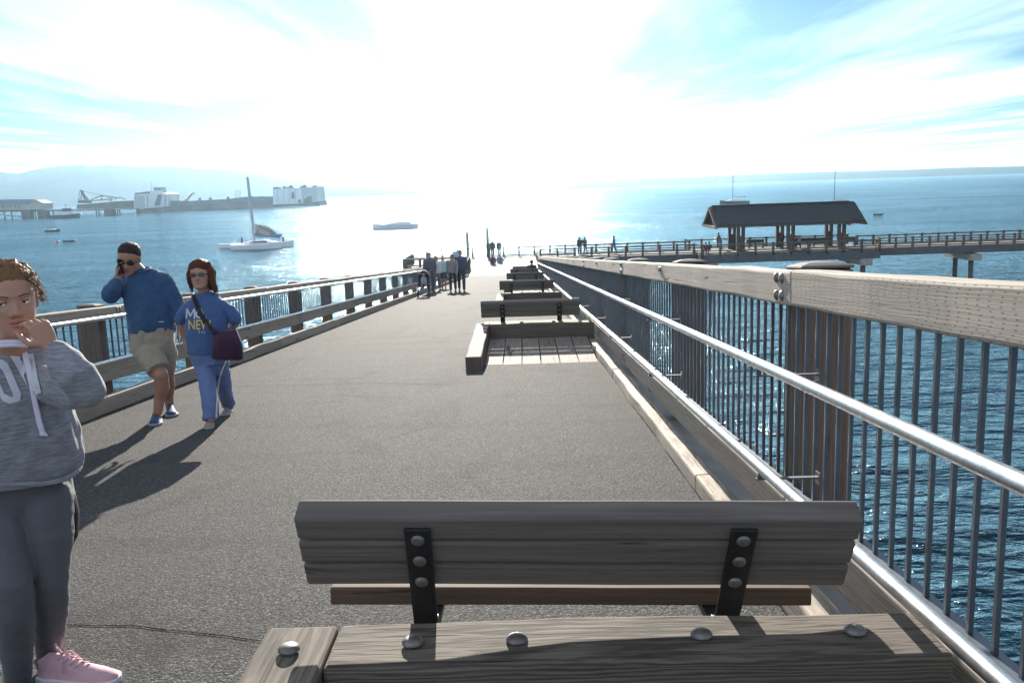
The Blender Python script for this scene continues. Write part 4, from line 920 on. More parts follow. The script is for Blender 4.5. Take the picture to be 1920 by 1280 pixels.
# ---------------- girl in the grey hoodie
def girl():
    foot = gp(120, 1262); root = empty('person', foot, 'girl in a cropped grey hoodie and leggings with one hand held to her mouth', 'person')
    P = lambda x, y, w_: rp(x, y, w_)
    c = P(23, 563, 2.93); h = .232; Rm = euler(34, 3, -3); HW = .89; RG = Vector((math.cos(R(26)), math.sin(R(26)), 0))
    mb = MB(); headmesh(mb, c, Rm, h, True, HW)
    mb.tube([P(18, 668, 3.02), hpt(c, Rm, h, 0, .10, -.30)], [.058, .052], 14)
    tor(mb, [(P(40, 930, 3.12), .13, .09), (P(25, 800, 3.05), .12, .08), (P(12, 720, 3.03), .14, .085), (P(12, 682, 3.03), .12, .06)], RG)
    for a, b_, k_ in (((88, 940), (96, 1100), (92, 1225)), ((4, 945), (20, 1100), (32, 1260))):
        pass
    me = remesh(mb, .0045, 3); sculpt(me, c, Rm, h)
    mh = MB(); wr = P(97, 654, 2.835); mh.tube([P(110, 674, 2.85), wr], [.030, .027], 12, rounded=True)
    hand(mh, wr, Vector((-.42, -.02, 1)), Vector((-.80, .62, -.45)), .95, (1.15, 1.3, 1.45, 1.6), thumb=1, spread=.05)
    hm = remesh(mh, .0028, 3); tree = bvh(me); fw = joinmesh([me, hm])
    front = Rm@Vector((0, 1, 0)); lf = lambda a, b_: hpt(c, Rm, h, a, -1.2, b_)
    lips = [[(-.125, -.272), (-.06, -.238), (-.02, -.228), (0, -.236), (.02, -.228), (.06, -.238), (.125, -.272), (.06, -.276), (0, -.274), (-.06, -.276)], [(-.125, -.272), (-.06, -.279), (0, -.277), (.06, -.279), (.125, -.272), (.07, -.318), (0, -.334), (-.07, -.318)]]
    brow = [[(s*a, b_) for a, b_ in ((.06, .105), (.14, .125), (.205, .115), (.225, .10), (.14, .111), (.065, .093))] for s in (-1, 1)]
    body = put(fw, 'body', S_GIRL, root, c)
    decal(tree, lips, lf, front, 'lips', M_LIP, body, c, .0016, .05); decal(tree, brow, lf, front, 'eyebrow', H_MAN, body, c, .0022, .05)
    eye_pair(body, c, Rm, h, M_IRIS, S_GIRL, (-.55, -.05))
    # hoodie
    mb = MB(); tor(mb, [(P(36, 884, 3.10), .205, .15), (P(34, 862, 3.09), .215, .155), (P(24, 800, 3.06), .205, .15), (P(14, 745, 3.04), .19, .135), (P(10, 705, 3.04), .185, .115), (P(11, 682, 3.04), .15, .095), (P(15, 664, 3.03), .092, .082), (P(17, 648, 3.03), .078, .074)], RG)
    mb.tube([P(78, 708, 3.04), P(122, 724, 2.95), P(163, 735, 2.84)], [.074, .070, .056], 14, rounded=True)
    mb.tube([P(163, 735, 2.84), P(143, 704, 2.81), P(120, 680, 2.83), P(109, 667, 2.835)], [.056, .060, .053, .043], 14, rounded=True)
    mb.tube([P(-62, 705, 3.04), P(-98, 770, 3.02), P(-96, 845, 2.96)], [.078, .072, .06], 12, rounded=True)
    for a in range(9): pass
    mb.tube([P(-40, 655, 3.10), P(-12, 660, 3.17), P(22, 655, 3.2), P(55, 655, 3.15), P(72, 664, 3.06)], [.05, .07, .08, .07, .045], 12, rounded=True)
    hd = remesh(mb, .0065, 4); folds(hd, .012, 10, (1, 1, .55), 3); ht = bvh(hd)
    hood = put(hd, 'hoodie', C_HOOD, root, P(20, 760, 3.04))
    # raw edge roll and cuff
    mb = MB(); ring = []
    for j in range(33):
        a = 2*math.pi*j/32; ring.append(P(36, 886, 3.10)+Vector((math.cos(a)*.207, math.sin(a)*.152, .01*math.sin(a*3))))
    mb.tube(ring, .009, 8, cap=False); mb.build('hem_roll', C_HOOD, hood, I4, smooth=True)
    mb = MB(); mb.tube([P(114, 674, 2.836), P(105, 662, 2.835)], [.046, .041], 14); mb.build('cuff', C_HOOD, hood, I4, smooth=True, bevel=.006)
    # letters, drawstring
    m2 = lambda px, py: (rp(px, py, 2.6).x, rp(px, py, 2.6).z)
    px_ = lambda L_: [m2(*q) for q in L_]
    O_out = [(-26, 688), (-12, 672), (2, 671), (16, 684), (38, 735), (36, 752), (16, 757), (4, 748)]
    O = [px_([(4, 674), (14, 680), (40, 738), (37, 752), (24, 745), (24, 738), (6, 694), (2, 690)]), px_([(37, 752), (17, 757), (4, 750), (8, 738), (14, 741), (24, 745)]), px_([(4, 750), (-26, 690), (-12, 690), (8, 738)]), px_([(-26, 690), (-20, 674), (4, 674), (2, 690), (-12, 690)])]
    Y = [px_([(18, 667), (36, 665), (38, 672), (33, 673), (49, 696), (47, 706), (54, 724)]), px_([(47, 664), (63, 662), (64, 671), (59, 673), (80, 735), (68, 740), (55, 715), (54, 724), (47, 706), (49, 696), (57, 690), (52, 672), (48, 673)])]
    fn = lambda a, b_: Vector((a, rp(0, 0, 2.6).y, b_))
    dirs = None
    def fn2(a, b_):
        return Vector((a, 2.62, b_))
    bm_dir = Vector((0.0, 1, 0))
    # print along the sight line of the chest so that the letters keep their upright shape
    def pcast(polys, name, mat, off=.003):
        bm = bmesh.new()
        for Q in polys: bm.faces.new([bm.verts.new((q[0]/100, q[1]/100, 0)) for q in Q])
        bmesh.ops.triangulate(bm, faces=bm.faces[:])
        for _ in range(4):
            le = [e for e in bm.edges if e.calc_length() > .09]
            if not le: break
            bmesh.ops.subdivide_edges(bm, edges=le, cuts=1); bmesh.ops.triangulate(bm, faces=bm.faces[:])
        dead = []
        for v in bm.verts:
            d = ray(v.co.x*100, v.co.y*100).normalized(); hit = ht.ray_cast(EYE, d)
            if hit[0] is None: dead.append(v); continue
            v.co = hit[0]+hit[1]*off*(1 if hit[1].dot(d) < 0 else -1)
        bmesh.ops.delete(bm, geom=dead, context='VERTS'); me_ = bpy.data.meshes.new(name); bm.to_mesh(me_); bm.free(); return put(me_, name, mat, hood, P(20, 760, 3.04))
    pcast([[(4, 674), (14, 680), (40, 738), (37, 752), (24, 745), (24, 738), (6, 694), (2, 690)], [(37, 752), (17, 757), (4, 750), (8, 738), (14, 741), (24, 745)], [(4, 750), (-26, 690), (-12, 690), (8, 738)], [(-26, 690), (-20, 674), (4, 674), (2, 690), (-12, 690)]], 'printed_letter', M_PRINT)
    pcast([[(18, 667), (36, 665), (38, 672), (33, 673), (49, 696), (46, 704), (55, 726)], [(36, 672), (33, 673), (49, 696), (57, 692)], [(47, 664), (63, 662), (64, 671), (59, 673), (79, 735), (68, 740), (54, 712), (49, 696), (57, 690), (52, 672), (48, 673)]], 'printed_letter', M_PRINT)
    pcast([[(-58, 672), (-44, 671), (-30, 728), (-36, 752), (-52, 757), (-60, 745), (-46, 742), (-42, 730)]], 'printed_letter', M_PRINT)
    def cord(pts, r, flat=1):
        Q = []
        for q in pts:
            d = ray(*q).normalized(); hit = ht.ray_cast(EYE, d); Q.append((hit[0] if hit[0] is not None else rp(*q, 2.86))-d*.008)
        return Q
    mb = MB()
    for pts in (((42, 646), (46, 664), (54, 690), (60, 720), (66, 755), (74, 792), (80, 812)), ):
        Q = cord(pts, .006)
        for dx in (-.005, 0, .005): mb.tube([q+Vector((dx, 0, 0)) for q in Q], .0048, 8, rounded=True)
        mb.ball(Q[-1], (.012, .008, .011), 10, 6)
        mb.tube([Q[-1], Q[-1]+Vector((.012, 0, -.006))], .005, 6, rounded=True)
    mb.tube([P(-38, 640, 2.90), P(-5, 642, 2.885), P(30, 640, 2.885), P(50, 641, 2.90)], .008, 8, rounded=True); mb.tube([P(-38, 646, 2.90), P(-5, 648, 2.885), P(30, 646, 2.885), P(50, 647, 2.90)], .008, 8, rounded=True)
    mb.tube([P(38, 618, 2.92), P(42, 640, 2.88)], .007, 8, rounded=True); mb.build('drawstring', M_LACE, hood, I4, smooth=True)
    # leggings
    mb = MB(); tor(mb, [(P(36, 868, 3.13), .145, .105), (P(40, 905, 3.13), .165, .118), (P(44, 935, 3.13), .168, .115), (P(46, 960, 3.13), .15, .095)], RG)
    mb.tube([P(88, 932, 3.12), P(93, 1010, 3.09), P(95, 1090, 3.08), P(96, 1130, 3.10), P(93, 1180, 3.15), P(91, 1222, 3.18), P(90, 1240, 3.19)], [.088, .079, .060, .059, .055, .044, .042], 16, rounded=True)
    mb.tube([P(2, 935, 3.10), P(10, 1020, 3.02), P(24, 1100, 2.96), P(28, 1150, 2.97), P(31, 1210, 3.01), P(34, 1275, 3.05), P(35, 1300, 3.06)], [.09, .08, .062, .061, .055, .044, .042], 16, rounded=True)
    lg = remesh(mb, .0065, 3); folds(lg, .003, 14, (1, 1, 2.2), 8); put(lg, 'leggings', C_LEG, root, P(46, 960, 3.13))
    mb = MB()
    for s, w_ in (((70, 1222), 3.165), ((12, 1290), 3.05)): pass
    mb.tube([P(91, 1232, 3.185)+Vector((math.cos(a)*.046, math.sin(a)*.046, 0)) for a in [2*math.pi*j/16 for j in range(17)]], .006, 6, cap=False); mb.build('ankle_cuff', C_LEG, root, I4, smooth=True)
    mb = MB(); mb.tube([P(90, 1235, 3.19), gp(92, 1262)+Vector((0, 0, .05))], [.036, .034], 12, rounded=True); mb.build('ankle', S_GIRL, body, I4, smooth=True)
    shoe(root, gp(80, 1272), gp(222, 1281), C_PINK, M_WHITE, 1, 1.05, C_PINK); shoe(root, gp(10, 1345), gp(50, 1420), C_PINK, M_WHITE, 1, 1.05)
    # curls
    hc = haircap(c, Rm, h, H_GIRL, root, HW, (.37, .15, -.16), .06, .06, 3)
    mb = MB(); rnd = random.Random(5)
    for k in range(700):
        th = rnd.uniform(-.2, math.pi+.2); ph = rnd.uniform(-.9, 1.0); rr = 1
        x, y, z_ = math.cos(th)*.37*math.cos(ph), .03+math.sin(ph)*.44, .04+math.sin(th)*.50*max(.4, math.cos(ph))
        if z_ < .12 and y < -.02: continue
        if y < -.25 and z_ < .36: continue
        if y < .0 and abs(x) < .2 and rnd.random() < .75: continue
        b0_ = hpt(c, Rm, h, x*.97, y, z_); out = (Rm@Vector((x*1.3, y*.8, z_*.8))).normalized(); tg_ = out.cross(Vector((rnd.uniform(-1, 1), rnd.uniform(-1, 1), rnd.uniform(-1, 1)))).normalized(); t2 = out.cross(tg_)
        L_ = rnd.uniform(.02, .055); cr_ = rnd.uniform(.003, .006); n_ = 15; tw = rnd.uniform(1.2, 2.6)*2*math.pi; drift = (tg_*rnd.uniform(.2, .9)+Vector((0, 0, -.25)))
        mb.tube([b0_+(out*.45+drift*.75)*(L_*i/n_)+tg_*cr_*math.cos(tw*i/n_)+t2*cr_*math.sin(tw*i/n_) for i in range(n_+1)], [.0014-.0008*i/n_ for i in range(n_+1)], 4)
    mb.build('curls', H_GIRL, hc, I4, smooth=True)
    # dark pouch hanging behind her hip
    pc = P(133, 968, 3.24); pr = empty('hip_pouch', pc, 'thin black pouch hanging behind the hip of the girl in leggings', 'pouch')
    mb = MB(); tor(mb, [(P(132, 1018, 3.24), .012, .03), (P(135, 1000, 3.24), .022, .05), (P(136, 960, 3.24), .024, .055), (P(133, 925, 3.24), .016, .045), (P(130, 915, 3.24), .008, .03)], RG); mb.build('pouch_body', M_BLACK, pr, I4, smooth=True)
    mb = MB(); mb.tube([P(131, 918, 3.24), P(120, 880, 3.22), P(105, 840, 3.2)], .006, 6); mb.build('strap', M_BLACK, pr, I4)
girl()
# ---------------- man on the phone
def man():
    f1h, f1t = gp(300, 776), gp(290, 799); f2h, f2t = gp(316, 762), gp(323, 782); root = empty('person', gp(300, 790), 'man in a blue pullover and khaki shorts walking with a phone at his ear', 'person'); W0 = 8.62; RM_ = Vector((math.cos(R(16)), math.sin(R(16)), 0))
    P = lambda x, y, w_=W0: rp(x, y, w_)
    c = P(242, 484, 8.50); h = .285; Rm = euler(4, 22, 8); HW = 1.0
    mb = MB(); headmesh(mb, c, Rm, h, True, HW); mb.tube([P(266, 518, 8.62), hpt(c, Rm, h, 0, .12, -.28)], [.078, .072], 14)
    tor(mb, [(P(286, 650), .17, .12), (P(278, 600), .17, .13), (P(270, 545), .18, .12), (P(268, 520), .14, .08)], RM_)
    mb.tube([P(279, 655), P(292, 690, 8.48), P(302, 703, 8.42)], [.10, .088, .072], 12, rounded=True)
    mb.tube([P(302, 703, 8.42), P(304, 728, 8.45), P(299, 748, 8.46), P(296, 772, 8.44)], [.068, .070, .052, .042], 12, rounded=True)
    mb.tube([P(300, 650), P(312, 690, 8.68), P(313, 703, 8.7)], [.10, .085, .07], 12, rounded=True); mb.tube([P(313, 703, 8.7), P(316, 722, 8.85), P(316, 742, 8.98), P(318, 760, 9.0)], [.066, .066, .048, .042], 12, rounded=True)
    me = remesh(mb, .0075, 3); sculpt(me, c, Rm, h)
    hm = MB(); w1 = P(222, 521, 8.42); hm.tube([P(219, 528, 8.43), w1], .032, 10, rounded=True); hand(hm, w1, Vector((.02, .06, 1)), Vector((1, .1, 0)), 1.08, (.75, .8, .85, .9), thumb=-1)
    w2 = P(340, 611, 8.62); hm.tube([P(338, 604, 8.62), w2], .032, 10, rounded=True); hand(hm, w2, Vector((.18, -.05, -1)), Vector((-1, .2, -.15)), 1.12, (.7, .75, .8, .85), thumb=-1)
    tree = bvh(me); fw = joinmesh([me, remesh(hm, .005, 2)]); body = put(fw, 'body', S_MAN, root, c); front = Rm@Vector((0, 1, 0)); lf = lambda a, b_: hpt(c, Rm, h, a, -1.2, b_)
    decal(tree, [[(-.11, -.27), (0, -.24), (.11, -.27), (0, -.315)]], lf, front, 'lips', M_LIP, body, c, .003, .06); decal(tree, [[(s*a, b_) for a, b_ in ((.06, .10), (.14, .13), (.24, .10), (.14, .085))] for s in (-1, 1)], lf, front, 'eyebrow', H_MAN, body, c, .003, .06)
    glasses(body, c, Rm, h); haircap(c, Rm, h, H_MAN, root, HW, (.40, .10, -.27), .02, .02, 9, .008)
    mb = MB(); tor(mb, [(P(285, 622), .205, .16), (P(284, 612), .215, .165), (P(278, 580), .208, .165), (P(272, 550), .205, .15), (P(268, 528), .19, .12), (P(267, 516), .155, .10), (P(265, 507, 8.63), .092, .088)], RM_)
    mb.tube([P(229, 529), P(216, 545, 8.52), P(207, 555, 8.42)], [.09, .082, .07], 14, rounded=True); mb.tube([P(207, 555, 8.42), P(212, 541, 8.38), P(220, 527, 8.41)], [.07, .064, .045], 14, rounded=True)
    mb.tube([P(305, 527), P(322, 556, 8.64), P(330, 574, 8.66)], [.092, .08, .068], 14, rounded=True); mb.tube([P(330, 574, 8.66), P(334, 592, 8.64), P(338, 606, 8.62)], [.068, .058, .045], 14, rounded=True)
    sh = remesh(mb, .009, 4); folds(sh, .022, 7, (1, 1, .6), 1); st = bvh(sh); so_ = put(sh, 'pullover', C_BLUE, root, P(275, 570))
    mb = MB(); ring = [P(264, 506, 8.60)+Vector((math.cos(a)*.088, math.sin(a)*.085, .012*math.sin(a))) for a in [2*math.pi*j/20 for j in range(21)]]; mb.tube(ring, .016, 8, cap=False); mb.build('collar', C_BLUE, so_, I4, smooth=True)
    mb = MB(); q = rp(302, 603, 8.4); d = ray(302, 603).normalized(); ht_ = st.ray_cast(EYE, d)
    if ht_[0] is not None:
        mb.box((ht_[0].x-.03, ht_[0].y-.012, ht_[0].z-.004), (ht_[0].x+.03, ht_[0].y-.004, ht_[0].z+.004)); mb.build('chest_logo_mark', M_PRINT, so_, I4)
    mb = MB(); tor(mb, [(P(286, 612), .19, .15), (P(286, 632), .205, .16), (P(287, 650), .205, .15), (P(288, 662), .19, .125)], RM_)
    mb.tube([P(270, 645), P(284, 668, 8.52), P(298, 694, 8.44)], [.125, .122, .112], 16); mb.tube([P(304, 640), P(309, 664, 8.68), P(311, 689, 8.70)], [.12, .115, .10], 16)
    st_ = remesh(mb, .009, 3); folds(st_, .02, 8, (1, 1, .7), 4); put(st_, 'shorts', C_KHAKI, root, P(287, 650))
    shoe(root, f1h, f1t, C_SHOEB, M_SOLE, 1, 1.15, fixL=.32); shoe(root, f2h, f2t, C_SHOEB, M_SOLE, 1, 1.15, fixL=.32)
    pp = P(226, 500, 8.40); pr = empty('phone', pp, 'black phone held at the ear of the man in the blue pullover', 'phone')
    mb = MB(); Mp = Matrix.Translation(pp) @ Matrix.Rotation(R(-8), 4, 'Y'); mb.box((-.006, -.038, -.072), (.006, .038, .072)); mb.build('case', M_BLACK, pr, Mp, bevel=.005)
    mb = MB(); mb.box((.0062, -.034, -.066), (.0078, .034, .066)); mb.build('screen', M_GLASS, pr, Mp)
def glasses(body, c, Rm, h, s=1.0):
    root = None; mb = MB()
    for sg in (-1, 1):
        e = lambda a, b_: hpt(c, Rm, h, sg*.155+a*.115, -.405+.05*abs(sg*.155+a*.115)*2.2, .005+b_*.078)
        ring = [e(math.cos(t_), math.sin(t_)*(1 if math.sin(t_) > 0 else .95)) for t_ in [2*math.pi*j/16 for j in range(16)]]
        back = [p+Rm@Vector((0, .012*h, 0)) for p in ring]; mb.loft([ring, back])
    mb.tube([hpt(c, Rm, h, -.05, -.42, .03), hpt(c, Rm, h, .05, -.42, .03)], .012*h, 6)
    for sg in (-1, 1): mb.tube([hpt(c, Rm, h, sg*.27, -.37, .02), hpt(c, Rm, h, sg*.35, -.15, .02), hpt(c, Rm, h, sg*.35, .06, .0)], .012*h, 6)
    mb.build('sunglasses', M_GLASS, body, I4, smooth='auto')
man()
# ---------------- woman with the plum bag
def woman():
    root = empty('person', gp(400, 800), 'woman in a royal blue tee and track pants with auburn hair and a shoulder strap', 'person'); W0 = 8.35
    P = lambda x, y, w_=W0: rp(x, y, w_)
    c = P(376, 515, 8.28); h = .262; Rm = euler(2, -2, -2)
    mb = MB(); headmesh(mb, c, Rm, h); mb.tube([P(384, 556), hpt(c, Rm, h, 0, .1, -.28)], [.058, .055], 12)
    tor(mb, [(P(392, 665), .15, .1), (P(390, 610), .14, .1), (P(388, 575), .15, .095), (P(386, 560), .11, .07)], RVX)
    mb.tube([P(438, 594, 8.40), P(443, 603, 8.43), P(433, 618, 8.52)], [.046, .043, .034], 10, rounded=True)
    mb.tube([P(342, 594, 8.41), P(341, 610, 8.45), P(345, 632, 8.48)], [.046, .04, .032], 10, rounded=True)
    for a in (((384, 670), (391, 730, 8.25), (396, 785, 8.15)), ((412, 670), (419, 722, 8.6), (431, 762, 8.95))):
        mb.tube([P(*a[0]), P(*a[1]), P(*a[2])], [.08, .055, .04], 10, rounded=True)
    me = remesh(mb, .0075, 3); sculpt(me, c, Rm, h)
    hm = MB(); w1 = P(433, 618, 8.52); hand(hm, w1, Vector((-.5, .1, -1)), Vector((0, 1, 0)), .95, (.6, .7, .7, .8), thumb=1); w2 = P(345, 632, 8.48); hand(hm, w2, Vector((.05, 0, -1)), Vector((1, 0, 0)), .95, (.5, .6, .6, .7), thumb=1)
    tree = bvh(me); fw = joinmesh([me, remesh(hm, .005, 2)]); body = put(fw, 'body', S_WOM, root, c); front = Rm@Vector((0, 1, 0)); lf = lambda a, b_: hpt(c, Rm, h, a, -1.2, b_)
    decal(tree, [[(-.105, -.27), (0, -.24), (.105, -.27), (0, -.315)]], lf, front, 'lips', M_LIP, body, c, .003, .06); glasses(body, c, Rm, h)
    def bob(mb2):
        for k in range(15):
            a = -.35+k/14*(math.pi+.7); x, y = math.cos(a)*.37, .06+math.sin(a)*.38
            sd = 1 if x > 0 else .0; bot = -.48-.10*math.sin(k*2.1)-(.08 if x > 0 else -.05); mb2.tube([hpt(c, Rm, h, x*.8, y*.75, .36), hpt(c, Rm, h, x*1.06, y*1.05, .05), hpt(c, Rm, h, x*1.08, y*1.05, -.25), hpt(c, Rm, h, x*1.02+(.06 if x > 0 else 0), y*.95, bot)], [.09*h, .10*h, .10*h, .04*h], 8, rounded=True)
    mb2 = MB(); bob(mb2); hme = remesh(mb2, .008, 2); folds(hme, .012, 30, (1, 1, .2), 2); hb = put(hme, 'hair', H_WOM, root, c); haircap(c, Rm, h, H_WOM, hb, 1.0, (.26, .02, -.3), .06, .02, 5, .009, 'fringe')
    mb = MB(); rn = random.Random(3)
    for k in range(90):
        a = rn.uniform(-.5, math.pi+.3); x, y = math.cos(a)*.40, .06+math.sin(a)*.40; z1 = rn.uniform(-.75, -.45)
        mb.tube([hpt(c, Rm, h, x*.9, y*.9, .3), hpt(c, Rm, h, x*1.12, y*1.1, 0), hpt(c, Rm, h, x*1.12, y*1.1, -.3), hpt(c, Rm, h, x*1.1+rn.uniform(-.06, .1), y, z1)], [.002, .003, .003, .0012], 5)
    mb.build('strand', H_WOM, hb, I4, smooth=True)
    mb = MB(); tor(mb, [(P(390, 664), .185, .14), (P(390, 650), .19, .145), (P(389, 615), .19, .14), (P(387, 585), .185, .13), (P(386, 566), .168, .105), (P(385, 554), .11, .08), (P(384, 548), .072, .066)], RVX)
    mb.tube([P(414, 572), P(431, 584, 8.37), P(440, 596, 8.39)], [.054, .060, .064], 14, rounded=True); mb.tube([P(359, 572), P(346, 584, 8.38), P(341, 597, 8.40)], [.050, .058, .062], 14, rounded=True)
    te = remesh(mb, .008, 4); folds(te, .016, 8, (1, 1, .6), 6); tt = bvh(te); tee = put(te, 'tee', C_TEE, root, P(388, 610))
    def pr(polys, name, mat, o=(0, 0), k=1.0):
        bm = bmesh.new()
        for Q in polys: bm.faces.new([bm.verts.new((o[0]+q[0]*k, o[1]-q[1]*k, 0)) for q in Q])
        if name == 'side_stripe': bmesh.ops.remove_doubles(bm, verts=bm.verts[:], dist=.01)
        bmesh.ops.triangulate(bm, faces=bm.faces[:])
        for _ in range(5):
            le = [e for e in bm.edges if e.calc_length() > 2.5]
            if not le: break
            bmesh.ops.subdivide_edges(bm, edges=le, cuts=1); bmesh.ops.triangulate(bm, faces=bm.faces[:])
        dead = []
        for v in bm.verts:
            d = ray(v.co.x, v.co.y).normalized(); hit = tt.ray_cast(EYE, d)
            if hit[0] is None: dead.append(v); continue
            v.co = hit[0]-d*.010
        bmesh.ops.delete(bm, geom=dead, context='VERTS'); m_ = bpy.data.meshes.new(name); bm.to_mesh(m_); bm.free(); return put(m_, name, mat, tee, P(388, 610))
    pr([[(0, 0), (1.2, 19), (4.6, 19), (3.6, 0)], [(1.2, 19), (4.6, 19), (10.2, 8), (8.2, 3.5)], [(15.4, 19), (18.4, 19), (10.2, 3.5), (8.2, 3.5), (8.9, 7)], [(15.4, 19), (18.4, 19), (19, 0), (15.6, 0)]], 'printed_letter', M_PRINT, (347.5, 597.5))
    ringo = [(math.cos(2*math.pi*k/14)*8.2, math.sin(2*math.pi*k/14)*8.2+0) for k in range(14)]
    pr([[(a*1, b_) for a, b_ in (ringo[k], ringo[(k+1) % 14], tuple(q*.58 for q in ringo[(k+1) % 14]), tuple(q*.58 for q in ringo[k]))] for k in range(14)], 'printed_letter', M_PRINT, (374, 589))
    pr([[(-3, 8), (0, 12), (4, 10.5), (6, 8), (1, 7)]], 'printed_leaf', M_PRINTY, (374, 589))
    pr(text_polys('DC', 4.6, .04), 'printed_letter', M_PRINT, (381, 596.5)); pr(text_polys('NEW', 26, .25, sx_=.72), 'printed_word', M_PRINTY, (352, 617.5)); pr(text_polys('& Co', 6.5, .06), 'printed_word', M_PRINT, (371.5, 624.5))
    mb = MB(); tor(mb, [(P(392, 648), .165, .125), (P(393, 668), .18, .13), (P(395, 684), .17, .11)], RVX)
    mb.tube([P(382, 676), P(390, 725, 8.26), P(393, 760, 8.2), P(396, 786, 8.17)], [.095, .078, .072, .074], 14); mb.tube([P(410, 676), P(419, 722, 8.6), P(425, 742, 8.8), P(430, 757, 8.93)], [.092, .075, .07, .066], 14)
    pa = remesh(mb, .009, 3); folds(pa, .018, 8, (1, 1, .5), 2); pt = bvh(pa); pants = put(pa, 'track_pants', C_TRACK, root, P(393, 680))
    tt_, tee_ = tt, tee; sp_ = [(426, 676), (418, 694), (413, 712), (410, 735), (408, 760), (407, 789)]
    def on_pants(polys, name, mat):
        nonlocal tt, tee
        tt, tee = pt, pants; r_ = pr(polys, name, mat); tt, tee = tt_, tee_; return r_
    on_pants([[(a_[0]-3.2, -a_[1]), (a_[0]-.2, -a_[1]), (b_[0]-.2, -b_[1]), (b_[0]-3.2, -b_[1])] for a_, b_ in zip(sp_, sp_[1:])], 'side_stripe', M_WHITE)
    shoe(root, gp(402, 780), gp(391, 805), C_SHOEG, M_SOLE, 1, 1.05, fixL=.26); shoe(root, gp(440, 762), gp(421, 780), C_SHOEG, M_SOLE, 1, 1.05, fixL=.26)
    bc = P(427, 648, 8.15); br = empty('shoulder_bag', bc, 'plum shoulder bag hanging at the hip of the woman in the blue tee', 'bag')
    mb = MB(); tor(mb, [(P(427, 674, 8.17), .125, .05), (P(427, 670, 8.17), .145, .062), (P(426, 648, 8.16), .14, .06), (P(423, 628, 8.16), .115, .045), (P(422, 620, 8.16), .105, .03)], RVX, 20, 3.5); mb.build('bag_body', C_BAG, br, I4, smooth=True)
    mb = MB(); tor(mb, [(P(429, 655, 8.105), .10, .012), (P(427, 636, 8.105), .10, .014), (P(424, 622, 8.115), .098, .02)], RVX, 16, 3.5); mb.build('flap', C_BAG, br, I4, smooth=True, bevel=.004)
    Q = []
    for q in ((362, 553), (367, 566), (374, 584), (383, 600), (392, 612), (402, 624)):
        d = ray(*q).normalized(); hit = tt.ray_cast(EYE, d); Q.append((hit[0] if hit[0] is not None else P(q[0], q[1], 8.22))-d*.010)
    Q[-1] = P(403, 624, 8.12); mb = MB()
    for dx in (-.014, -.005, .005, .014): mb.tube([p+Vector((dx, 0, dx*.6)) for p in Q], .006, 6)
    mb.tube([P(440, 622, 8.16), P(437, 600, 8.45), P(400, 552, 8.5), P(366, 551, 8.35)], .011, 6)
    mb.build('strap', M_BLACK, br, I4, smooth=True)
woman()
